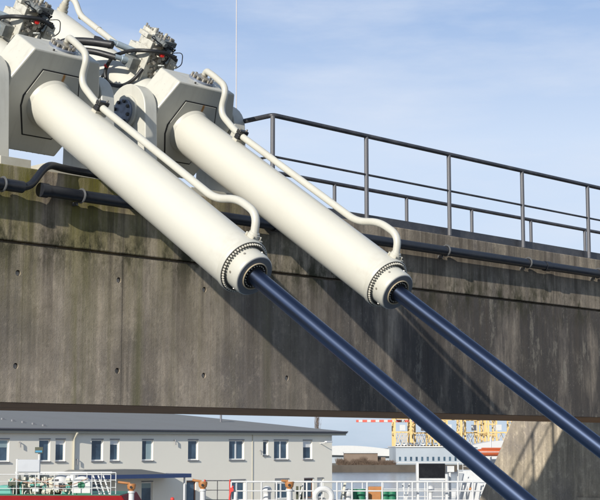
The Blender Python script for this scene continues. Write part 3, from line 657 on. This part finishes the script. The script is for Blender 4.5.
# ------------------------------------------------------------------ bare poplar behind the office
paint('bark', (0.16, 0.125, 0.105), 0.9)
tr = face_cam('bare_poplar', 317, 165, EZ-5); tag(tr, 'slim bare poplar tree behind the right end of the office roof', 'tree')
m = MB(); m.cyl((0, 0, 0), (0, 0, 8.6), .16, 8, .02); m.build('trunk', 'bark', tr)
rnd = random.Random(5); m = MB()
for i in range(170):
    z0 = rnd.uniform(1.0, 7.8); a = rnd.uniform(0, 2*pi); ln = rnd.uniform(.7, 1.6); sp = rnd.uniform(.22, .5)
    p0 = Vector((0, 0, z0)); p1 = p0+Vector((cos(a)*sp*ln*.5, sin(a)*sp*ln*.5, ln*.7)); p2 = p1+Vector((cos(a)*.08, sin(a)*.08, ln*.55))
    m.cyl(p0, p1, .028, 4, .016); m.cyl(p1, p2, .016, 4, .005)
    for j in range(3):
        q = p1.lerp(p2, rnd.random()); e = rnd.uniform(0, 2*pi); m.cyl(q, q+Vector((cos(e)*.14, sin(e)*.14, .4)), .01, 3, .004)
m.build('crown', 'bark', tr)

# ------------------------------------------------------------------ boats in the basin
paint('boat_red', (0.22, 0.004, 0.006), 0.7, spec=0.2)
paint('boat_white', (0.54, 0.54, 0.53), 0.45, 0, 0.35, (0.30, 0.26, 0.20), 3)
paint('boat_green', (0.015, 0.15, 0.075), 0.5)
paint('boat_teal', (0.10, 0.34, 0.28), 0.5)
paint('winch_cream', (0.55, 0.53, 0.44), 0.5, 0, 0.6, (0.12, 0.11, 0.1), 3)
paint('orange', (0.38, 0.155, 0.045), 0.5, 0, 0.4, None, 4)
paint('red', (0.55, 0.04, 0.03), 0.5)
paint('lifeboat', (0.42, 0.09, 0.03), 0.45)
paint('screen_black', (0.008, 0.008, 0.01), 0.25)
paint('board_grey', (0.40, 0.41, 0.43), 0.5)
paint('sign_blue', (0.03, 0.20, 0.33), 0.5)
paint('sign_dark', (0.05, 0.055, 0.03), 0.5)
paint('bag_brown', (0.35, 0.2, 0.13), 0.7)
def rail_run(root, x0, x1, y, z0, z1, step, mat='boat_white', mids=1, r=.035):
    m = MB(); m.tube([(x0, y, z1), (x1, y, z1)], r, 8); m.build('top_rail', mat, root, True)
    for k in range(mids):
        z = z0+(z1-z0)*(k+1)/(mids+1); m = MB(); m.tube([(x0, y, z), (x1, y, z)], r*.7, 6); m.build('mid_rail', mat, root, True)
    n = max(1, round((x1-x0)/step))
    for i in range(n+1):
        x = x0+(x1-x0)*i/n; m = MB(); m.cyl((x, y, z0), (x, y, z1), r*.9, 8); m.build('stanchion', mat, root, True)
D1 = 68.0; K = D1/1500
def X1_(p): return (p-50)*K
def Z1_(p): return EZ+(446.5-p)*K
v1 = face_cam('workboat', 50, D1); tag(v1, 'red workboat with white railings and deck gear moored before the office', 'boat')
m = MB(); zt_ = Z1_(494.5)
sec = [(X1_(-170), zt_), (X1_(124), zt_), (X1_(140), zt_-1.2), (X1_(130), -.6), (X1_(-160), -.6)]
m.prism(sec, lambda a, q: (a, 0, q), lambda a, q: (a, 6.2, q)); m.build('hull', 'boat_red', v1, bevel=.05)
MB().box(X1_(-168), X1_(122), .15, 6.0, zt_-.0, zt_+.03).build('deck', 'boat_green', v1)
rail_run(v1, X1_(-150), X1_(112), .35, zt_, Z1_(474), .86, mids=2, r=.022)
for p_ in (100, 105, 110): MB().bar((X1_(p_), .8, zt_), (X1_(p_-7), .8, Z1_(475)), .06, .06).build('gangway_strut', 'boat_white', v1)
rail_run(v1, X1_(86), X1_(115), 1.1, zt_, Z1_(472.5), .62, mids=2, r=.024)
MB().bar((X1_(12), 1.5, Z1_(472.5)), (X1_(110), 1.5, Z1_(472.5)), .06, .08).build('boom', 'boat_white', v1)
MB().box(X1_(15), X1_(37), 1.4, 1.6, Z1_(472), Z1_(459.5)).build('white_board', 'board_grey', v1, bevel=.02)
MB().cyl((X1_(14), 1.5, zt_), (X1_(14), 1.5, Z1_(459)), .07, 8).build('board_post', 'boat_white', v1)
MB().cyl((X1_(36), 1.5, zt_), (X1_(36), 1.5, Z1_(453)), .06, 8).build('sign_post', 'boat_white', v1)
sg = MB().box(X1_(32), X1_(40), 1.35, 1.45, Z1_(453), Z1_(447)).build('deck_sign', 'sign_dark', v1)
MB().box(X1_(32.6), X1_(39.4), 1.33, 1.348, Z1_(452.3), Z1_(450.4)).build('sign_stripe', 'sign_blue', sg)
rnd = random.Random(11)
def winch(x, s, z):
    m = MB(); m.lathe((x-.35*s, 2.2, z+.45*s), (1, 0, 0), [(0, .45*s), (.08*s, .45*s), (.08*s, .2*s), (.6*s, .2*s), (.6*s, .45*s), (.68*s, .45*s)], 20); m.build('winch_drum', 'winch_cream', v1, True)
    m = MB(); m.box(x-.5*s, x+.5*s, 2.0, 2.6, z, z+.2*s); m.box(x+.36*s, x+.55*s, 1.9, 2.5, z, z+.8*s); m.build('winch_frame', 'winch_cream', v1, bevel=.02)
for xx, s_ in ((13, .8), (20, 1.0), (28, 1.1), (36, 1.0), (44, .9)): winch(X1_(xx), s_, zt_)
for xx in (24, 31, 40, 47): m = MB(); m.cyl((X1_(xx), 1.9, zt_), (X1_(xx)+.1, 1.9, zt_+rnd.uniform(.7, 1.0)), .09, 10, .06); m.build('fairlead', 'winch_cream', v1, True)
m = MB(); m.sphere((X1_(57), 2.0, zt_+.55), .36, 16); m.cyl((X1_(57), 2, zt_), (X1_(57), 2, zt_+.4), .3, 14); m.build('ventilator', 'boat_white', v1, True)
MB().box(X1_(50), X1_(62), 1.6, 2.2, zt_+.03, zt_+.3).build('tarpaulin', 'bag_brown', v1, bevel=.08)
MB().box(X1_(-3), X1_(10), 1.2, 2.2, zt_+.03, zt_+.42).build('crate', 'boat_teal', v1, bevel=.03)
MB().box(X1_(60), X1_(69), 1.2, 2.0, zt_+.03, zt_+.16).build('crate', 'boat_teal', v1, bevel=.03)
m = MB(); ang = [pi*i/14 for i in range(15)]
m.prism([(-.42, 0), (.42, 0)]+[(.42*cos(a), .42+.38*sin(a)) for a in ang], lambda a, q: (X1_(81)+a, .9, zt_+.04+q), lambda a, q: (X1_(81)+a, 1.4, zt_+.04+q)); ct = m.build('buoy_locker', 'boat_white', v1, bevel=.03)
MB().lathe((X1_(81), .898, zt_+.44), (0, -1, 0), [(0, .16), (.03, .16)], 18).build('green_disc', 'boat_green', ct)
for i in range(40):                  # pipes, handles and fittings crowding the deck
    xx = rnd.uniform(X1_(8), X1_(70)); zz0 = zt_+rnd.uniform(.05, .7); mt = rnd.choice(('winch_cream', 'winch_cream', 'boat_white', 'sign_dark', 'boat_teal', 'rail_grey'))
    if i % 3 == 0: MB().box(xx-.12, xx+rnd.uniform(.05, .2), 1.0, 1.3, zz0-.05, zz0+rnd.uniform(.05, .15)).build('fitting', mt, v1, bevel=.02)
    elif i % 3 == 1: m = MB(); m.tube([(xx, 1.2, zt_), (xx+rnd.uniform(-.1, .1), 1.2, zz0), (xx+rnd.uniform(-.4, .4), 1.25, zz0+.1)], rnd.uniform(.02, .05), 8, .1, 4); m.build('deck_pipe', mt, v1, True)
    else: m = MB(); m.lathe((xx, 1.1, zz0), (rnd.uniform(-1, 1), -1, rnd.uniform(-.4, .4)), [(0, .12), (.05, .12), (.05, .05), (.12, .05)], 12); m.build('hand_wheel', mt, v1, True)
for x0, x1, sag in ((14, 52, .22), (36, 88, .35)):
    m = MB(); m.tube([(X1_(x0+(x1-x0)*k/8), .7, zt_+.75-sag*sin(pi*k/8)) for k in range(9)], .02, 6, .05, 2); m.build('mooring_rope', 'bag_brown', v1, True)
for xx, hh in ((66, .75), (70, .9)): m = MB(); m.sphere((X1_(xx), 1.7, zt_+hh*.7), .2, 12, 1.8); m.cyl((X1_(xx), 1.7, zt_), (X1_(xx), 1.7, zt_+hh*.6), .12, 10); m.build('ventilator', 'boat_white', v1, True)
MB().box(X1_(72), X1_(92), .6, .8, zt_+.03, zt_+.09).build('deck_mat', 'boat_green', v1)

D2 = 62.0; K2 = D2/1500
def X2_(p): return (p-330)*K2
def Z2_(p): return EZ+(446.5-p)*K2
v2_ = face_cam('white_vessel', 330, D2); tag(v2_, 'white service vessel whose long railing runs below the girder', 'boat')
zd = Z2_(508)
m = MB(); m.prism([(X2_(168), zd), (X2_(498), zd), (X2_(506), zd-.6), (X2_(498), -.6), (X2_(176), -.6)], lambda a, q: (a, -.2, q), lambda a, q: (a, 6.5, q)); m.build('hull', 'boat_white', v2_, bevel=.05)
rail_run(v2_, X2_(232), X2_(486), .1, zd, Z2_(481), .62, mids=2, r=.04)
rail_run(v2_, X2_(206), X2_(230), .3, zd, Z2_(480), .5, mids=2, mat='rail_grey', r=.02)
for xx in (205.5, 230.5): MB().cyl((X2_(xx), .25, zd), (X2_(xx), .25, Z2_(479)), .032, 8).build('red_stanchion', 'red', v2_, True)
rail_run(v2_, X2_(345), X2_(480), 5.8, zd, Z2_(484), .9, mids=2, r=.03)
m = MB(); m.torus((X2_(323), -.02, Z2_(496)), (0, 1, 0), .34, .12, 28, 10); m.build('ring_fender', 'boat_white', v2_, True)
for xx, hh in ((267, 486), (348, 489)): m = MB(); m.cyl((X2_(xx), .8, zd), (X2_(xx), .8, Z2_(hh+6)), .16, 14); m.sphere((X2_(xx), .8, Z2_(hh+4)), .2, 14); m.build('ventilator', 'boat_white', v2_, True)
for xx in (354, 361.5): m = MB(); m.lathe((X2_(xx), 1.5, zd), (0, 0, 1), [(0, .2), (.25, .2), (.25, .21), (.27, .21), (.27, .2), (Z2_(489)-zd, .2)], 16); m.build('drum', 'boat_green', v2_, True)
for xx in (386, 393): m = MB(); m.lathe((X2_(xx), 1.5, zd), (0, 0, 1), [(0, .18), (.25, .18), (.25, .19), (.27, .19), (.27, .18), (Z2_(490)-zd, .18)], 16); m.build('drum', 'boat_green', v2_, True)
MB().box(X2_(370), X2_(385), 2.0, 2.5, zd+.3, Z2_(487)).build('orange_box', 'orange', v2_, bevel=.03)
MB().bar((X2_(339), .6, zd), (X2_(345), .6, Z2_(482)), .3, .1).build('hatch_cover', 'winch_cream', v2_)
for x0, x1 in ((297, 303), (404, 409), (407, 402), (477, 483)): MB().bar((X2_(x0), .5, zd), (X2_(x1), .5, Z2_(483)), .05, .05).build('stay', 'boat_white', v2_)
for xx in (296, 300): MB().box(X2_(xx), X2_(xx+2.5), 1.0, 1.2, zd, Z2_(486)).build('locker', 'sign_dark', v2_)
sb = MB().box(X2_(420), X2_(446.5), 1.2, 1.45, Z2_(478), Z2_(463.5)).build('black_panel', 'screen_black', v2_, bevel=.02)
for xx in (418.5, 447.5): MB().box(X2_(xx)-.05, X2_(xx)+.05, 1.15, 1.5, zd, Z2_(463 if xx < 430 else 474)).build('panel_post', 'boat_white', v2_)
MB().box(X2_(418), X2_(448), 1.2, 1.45, Z2_(480), Z2_(478.3)).build('panel_shelf', 'boat_white', v2_)
m = MB(); m.sphere((X2_(431), 1.0, Z2_(489)), .16, 14); m.cyl((X2_(431), 1, zd), (X2_(431), 1, Z2_(491)), .08, 10); m.build('dome', 'boat_white', v2_, True)
m = MB(); m.cyl((X2_(461), 1.8, zd), (X2_(461), 1.8, Z2_(463)), .04, 8); m.bar((X2_(456), 1.8, Z2_(472.5)), (X2_(469), 1.8, Z2_(472.5)), .05, .05); m.build('mast', 'boat_white', v2_)
MB().prism([(X2_(464), zd), (X2_(498), zd), (X2_(492), Z2_(484)), (X2_(468), Z2_(483))], lambda a, q: (a, 2.6, q), lambda a, q: (a, 5.0, q)).build('deckhouse', 'boat_white', v2_, bevel=.04)
MB().sphere((X2_(475.5), 2.5, Z2_(490)), .08, 12).build('orange_lamp', 'orange', v2_, True)
for i in range(4): MB().bar((X2_(462+i*6), 2.3, Z2_(500)), (X2_(468+i*5), 2.3, Z2_(474+i*3)), .04, .04).build('stay', 'boat_white', v2_)
m = MB(); m.cyl((X2_(452), 1.5, zd), (X2_(452), 1.5, Z2_(470)), .05, 8); m.box(X2_(448), X2_(456), 1.4, 1.7, Z2_(472), Z2_(466)); m.build('searchlight', 'boat_white', v2_)
# fire monitors on posts
def monitor(x, y, d, label, arm):
    r = face_cam('fire_monitor', x, d, zd-.2); tag(r, label, 'fire monitor', 'fire monitors on deck posts'); k = d/1500; h = EZ+(446.5-y)*k-(zd-.2)
    MB().lathe((0, 0, 0), (0, 0, 1), [(0, .20), (.05, .20), (.05, .115), (h-.12, .115), (h-.12, .15), (h-.04, .15)], 16).build('post', 'boat_white', r, True)
    m = MB(); m.lathe((0, 0, h-.04), (0, 0, 1), [(0, .10), (.05, .11), (.08, .16), (.22, .19), (.30, .18), (.30, .13), (.25, .08)], 20); bo = m.build('swivel', 'orange', r, True)
    MB().tube([(-.05, -.1, h+.27), (-.3, -.12, h+.30), (-.3-arm, -.12, h+.33)], .05, 10, .05, 3).build('nozzle', 'orange', r, True)
    MB().cyl((0, -.14, h+.12), (0, -.20, h+.12), .055, 12).build('port', 'gasket', bo)
monitor(133.5, 489, 63.5, 'orange fire monitor on white post beside the red workboat', .25)
monitor(204, 487, 62, 'orange fire monitor with red bracket on white post, middle of the three', .12)
monitor(289.5, 487, 62, 'orange fire monitor on white post inside the white railing', 0.0)
m = MB(); m.sphere((0, 0, 0), .09, 12); m.cyl((0, 0, -1.4), (0, 0, 0), .03, 8); rb_ = m.build('marker_light', 'red', None, True)
o = face_cam('t', 174, 66); rb_.location = (o.location.x, o.location.y, EZ+(446.5-498)*66/1500); bpy.data.objects.remove(o)
tag(rb_, 'small red marker lamp on a thin stick left of the middle fire monitor', 'lamp')
m = MB(); m.tube([(0, 0, 0), (.03, 0, .4), (.10, .02, .6), (.16, 0, .75)], .035, 8, .1, 4); hy = m.build('hydrant_valve', 'red', None, True)
MB().lathe((.1, -.06, .6), (0, -1, 0), [(0, .09), (.03, .09)], 14).build('hand_wheel', 'red', hy, True)
MB().cyl((.25, 0, 0), (.28, 0, .5), .08, 10).build('white_casing', 'boat_white', hy, True)
o = face_cam('t', 230, 62); hy.location = (o.location.x, o.location.y, zd+.2); hy.rotation_euler = o.rotation_euler; bpy.data.objects.remove(o)
tag(hy, 'red hydrant valve with hand wheel where the thin railing ends', 'valve')

# ship with orange lifeboat behind the pier
D3 = 210.0; K3 = D3/1500
s3 = face_cam('distant_ship', 470, D3); tag(s3, 'distant white ship part hidden by the blue rod, just left of pier', 'ship')
def X3(p): return (p-470)*K3
def Z3(p): return EZ+(446.5-p)*K3
m = MB(); m.prism([(X3(446), .9), (X3(560), .9), (X3(556), -1), (X3(452), -1)], lambda a, q: (a, 0, q), lambda a, q: (a, 9, q)); m.build('hull', 'boat_white', s3)
MB().box(X3(462), X3(545), .8, 8, .92, Z3(470)).build('superstructure', 'boat_white', s3)
MB().box(X3(474), X3(540), 1.5, 7, Z3(470)+.02, Z3(459)).build('upper_deck', 'boat_white', s3)
for i in range(5): MB().box(X3(478+i*5), X3(480.5+i*5), 1.45, 1.495, Z3(466), Z3(462)).build('window', 'glass', s3)
MB().cyl((X3(490), 1.0, 1), (X3(490), 1.0, Z3(437)), .12, 8).build('mast', 'boat_white', s3)
rail_run(s3, X3(462), X3(545), 1.0, Z3(470), Z3(462), 1.5, mids=1, r=.05)
lb = face_cam('lifeboat', 490, D3-2, Z3(455.5)); tag(lb, 'orange lifeboat hung on the distant white ship beside pier', 'lifeboat')
m = MB(); m.lathe((-2.6, 0, .45), (1, 0, 0), [(0, .03), (.3, .32), (1.0, .5), (4.2, .5), (4.9, .32), (5.2, .03)], 18); m.build('hull', 'lifeboat', lb, True)
MB().box(-1.4, 1.4, -.3, .3, .9, 1.12).build('canopy', 'lifeboat', lb, bevel=.08)
MB().box(-2.2, 2.2, -.53, -.48, .5, .58).build('rubbing_strake', 'boat_white', lb)

# ------------------------------------------------------------------ far shore
paint('hall_white', (0.52, 0.52, 0.51), 0.7)
paint('shed_brown', (0.20, 0.15, 0.115), 0.9, 0, 0.6, (0.10, 0.08, 0.06), .2)
paint('warehouse', (0.34, 0.38, 0.42), 0.7, 0, 0.2, None, .1)
paint('scrub', (0.15, 0.105, 0.075), 0.95)
paint('crane_hazed_yellow', (0.66, 0.47, 0.20), 0.6, 0, 0.3, (0.42, 0.26, 0.1), .05)  # yellow paled so the colour itself carries the distance haze
paint('crane_red', (0.55, 0.10, 0.07), 0.6)
DF = 440.0
def fx(p, d=DF): return (p-380)/1500*d
def fz(p, d=DF): return EZ+(446.5-p)/1500*d
ZL = 1.75
h_ = face_cam('storage_hall', 380, DF+45); tag(h_, 'long low white storage hall on the far bank', 'hall'); d = DF+45
m = MB(); m.box(fx(300, d), fx(398, d), 0, 30, ZL, fz(452, d)); m.build('wall', 'warehouse', h_)
n_ = 12; pts = [(fx(318+80*i/n_, d), fz(450.5-5.0*sin(pi*min(1, .25+.75*i/n_)), d)) for i in range(n_+1)]
poly = [(fx(318, d), fz(454.5, d))]+[(fx(398, d), fz(456, d))]+[(a, b_) for a, b_ in reversed(pts)]
m = MB(); m.prism(poly, lambda a, q: (a, -1.5, q), lambda a, q: (a, 32, q)); m.build('roof', 'hall_white', h_)
s_ = face_cam('brown_shed', 380, DF+8); tag(s_, 'low brown shed behind bare scrub on the far bank', 'shed'); d = DF+8
MB().box(fx(344, d), fx(377, d), 0, 9, ZL, fz(453, d)).build('wall', 'shed_brown', s_)
MB().box(fx(343.4, d), fx(377.6, d), -.4, 9.4, fz(453, d)+.01, fz(452, d)).build('roof', 'hall_white', s_)
MB().box(fx(377.8, d), fx(385, d), 2, 9, ZL, fz(457, d)).build('annex', 'shed_brown', s_)
b_ = face_cam('quay_warehouse', 380, DF+10); tag(b_, 'blue-grey quay warehouse with a row of small dark windows', 'warehouse'); d = DF+10
MB().box(fx(395, d), fx(476, d), 0, 40, ZL, fz(447.2, d)).build('wall', 'warehouse', b_)
MB().box(fx(394.6, d), fx(476.4, d), -.4, 40.4, fz(447.2, d)+.01, fz(446, d)).build('roof', 'hall_white', b_)
for i in range(14):
    xx = 398+5.5*i; w0 = MB().box(fx(xx, d), fx(xx+2, d), -.06, -.01, fz(460.5, d), fz(456.5, d)).build('window', 'glass', b_)
MB().box(fx(395, d), fx(476, d), -.12, -.02, fz(462.6, d), fz(461.8, d)).build('sill_band', 'hall_white', b_)
rnd = random.Random(2)
for i in range(11):                  # parked vans on the warehouse roof deck
    v_ = face_cam('parked_car', 378+6.3*i, DF+13, fz(446, d)+.02); s0 = rnd.choice((.9, 1.0))
    cm = rnd.choice(('hall_white', 'hall_white', 'warehouse', 'sill'))
    tag(v_, {'hall_white': 'white', 'warehouse': 'blue-grey', 'sill': 'dark'}[cm]+' parked car, '+('first', 'second', 'third', 'fourth', 'fifth', 'sixth', 'seventh', 'eighth')[max(0, i-3)]+' from left on the far warehouse roof', 'car', 'cars on the far roof deck')
    if i >= 3: MB().prism([(-.75*s0*.9, .2), (.75*s0*.9, .2), (.72*s0*.9, .62), (.45*s0*.9, .68), (.28*s0*.9, 1.0), (-.5*s0*.9, 1.0), (-.7*s0*.9, .66)], lambda a, q: (a, -.8, q), lambda a, q: (a, .8, q)).build('body', cm, v_)
    if i >= 3:
        MB().prism([(.36, .7), (.24, .94), (-.4, .94), (-.55, .7)], lambda a, q: (a*s0, -.82, q), lambda a, q: (a*s0, -.805, q)).build('window', 'glass', v_)
        for xw in (-.42, .42): MB().lathe((xw, -.82, .2), (0, 1, 0), [(0, .2), (1.64, .2)], 10).build('wheel', 'gasket', v_)
    else: bpy.data.objects.remove(v_)
# scrub along the bank
m = MB(); rnd = random.Random(9)
for i in range(5200):
    xx = rnd.uniform(fx(338), fx(394)); yy = rnd.uniform(2, 6); hh = rnd.uniform(.3, 2.4)*(.75+.25*sin(xx*.9)+.15*sin(xx*2.3))*(1.0 if xx < fx(378) else .7); a = rnd.uniform(-1.2, 1.2)
    m.cyl((xx, yy, ZL), (xx+a*.8, yy+rnd.uniform(-.3, .3), ZL+hh), .04, 3, .015)
fs = face_cam('t', 380, DF-8); o = m.build('bank_scrub', 'scrub'); o.location = fs.location; o.rotation_euler = fs.rotation_euler; bpy.data.objects.remove(fs)
tag(o, 'bare brown scrub along the far bank', 'scrub', kind='stuff')
# gantry cranes
def crane(x, d, wpx, label, boom):
    r = face_cam('gantry_crane', x, d, ZL); tag(r, label, 'crane', 'yellow gantry cranes on the far quay'); k = d/1500
    Wd = wpx*k/2; H_ = 34.0; dp = 14.0; jz = (x*7 % 5)*0.55; nb = 3+int(x) % 3
    for sx in (-1, 1):
        for sy in (0, 1):
            MB().box(sx*Wd-.4, sx*Wd+.4, sy*dp-.4, sy*dp+.4, .6, H_).build('leg', 'crane_hazed_yellow', r)
    for sy in (0, 1):
        for z in (4.5, 10.5+jz*.4, 15.0+jz, 21.0, H_-1):
            MB().box(-Wd+.56, Wd-.56, sy*dp-.3, sy*dp+.3, z-.25, z+.25).build('cross_beam', 'crane_hazed_yellow', r)
        n = nb
        for z0, z1 in ((5, 10.1+jz*.4), (15.4+jz, 20.6)):
            for i in range(n):
                a0 = -Wd+.6+(2*Wd-1.2)*i/n; a1 = -Wd+.6+(2*Wd-1.2)*(i+1)/n
                MB().bar((a0, sy*dp, z0), (a1, sy*dp, z1), .15, .15).build('brace', 'crane_hazed_yellow', r)
                MB().bar((a1, sy*dp, z0), (a0, sy*dp, z1), .15, .15).build('brace', 'crane_hazed_yellow', r)
    for sx in (-1, 1):
        for z in (10.5, 18.0, H_-1): MB().box(sx*Wd-.35, sx*Wd+.35, .56, dp-.56, z-.4, z+.4).build('side_beam', 'crane_hazed_yellow', r)
        for i in range(3): MB().bar((sx*Wd, .5+i*4.3, 11), (sx*Wd, 4.8+i*4.3, 17.5), .25, .25).build('brace', 'crane_hazed_yellow', r)
        for sy in (0, 1): MB().box(sx*Wd-1.6, sx*Wd+1.6, sy*dp-.5, sy*dp+.5, 0, .59).build('bogie', 'crane_red', r)
    MB().box(-3, 3, 3, 10, H_+.01, H_+3.5).build('machine_house', 'hall_white', r)
    if boom:
        bm_ = MB().box(-Wd-16, Wd+10, dp*.4, dp*.6, 15.6, 16.6).build('boom', 'crane_red', r)
        for i in range(9): MB().box(-Wd-15+i*3.6, -Wd-13.4+i*3.6, dp*.4-.05, dp*.4-.01, 15.62, 16.58).build('boom_stripe', 'hall_white', bm_)
    MB().box(-Wd*.4, -Wd*.4+2.4, -1.2, .4-1, 12, 14.4).build('cab', 'hall_white', r)
crane(402, 640, 16, 'leftmost yellow gantry crane with red and white boom on far quay', True)
crane(424, 655, 20, 'yellow gantry crane standing second from the left on far quay', False)
crane(449, 630, 22, 'third yellow gantry crane from the left, mostly behind blue rod', False)
crane(474, 645, 20, 'fourth yellow gantry crane from the left on the far quay', False)
crane(499, 635, 24, 'rightmost yellow gantry crane, beside the concrete pier', False)
h_ = face_cam('white_terminal', 380, 560); tag(h_, 'white terminal building with curved roof below the rightmost cranes', 'building'); d = 560
pts = [(fx(468+70*i/10, d), fz(446-5.5*sin(pi*i/10), d)) for i in range(11)]
MB().prism([(fx(468, d), fz(449, d)), (fx(538, d), fz(449, d))]+list(reversed(pts)), lambda a, q: (a, 0, q), lambda a, q: (a, 20, q)).build('roof', 'hall_white', h_)
MB().box(fx(470, d), fx(536, d), 1, 19, ZL, fz(449, d)-.01).build('wall', 'hall_white', h_)
crane(437, 730, 18, 'yellow gantry crane in the second row behind the blue rod', False)
crane(486, 740, 18, 'yellow gantry crane in the second row left of the concrete pier', False)
# ------------------------------------------------------------------ render settings
S.render.engine = 'CYCLES'
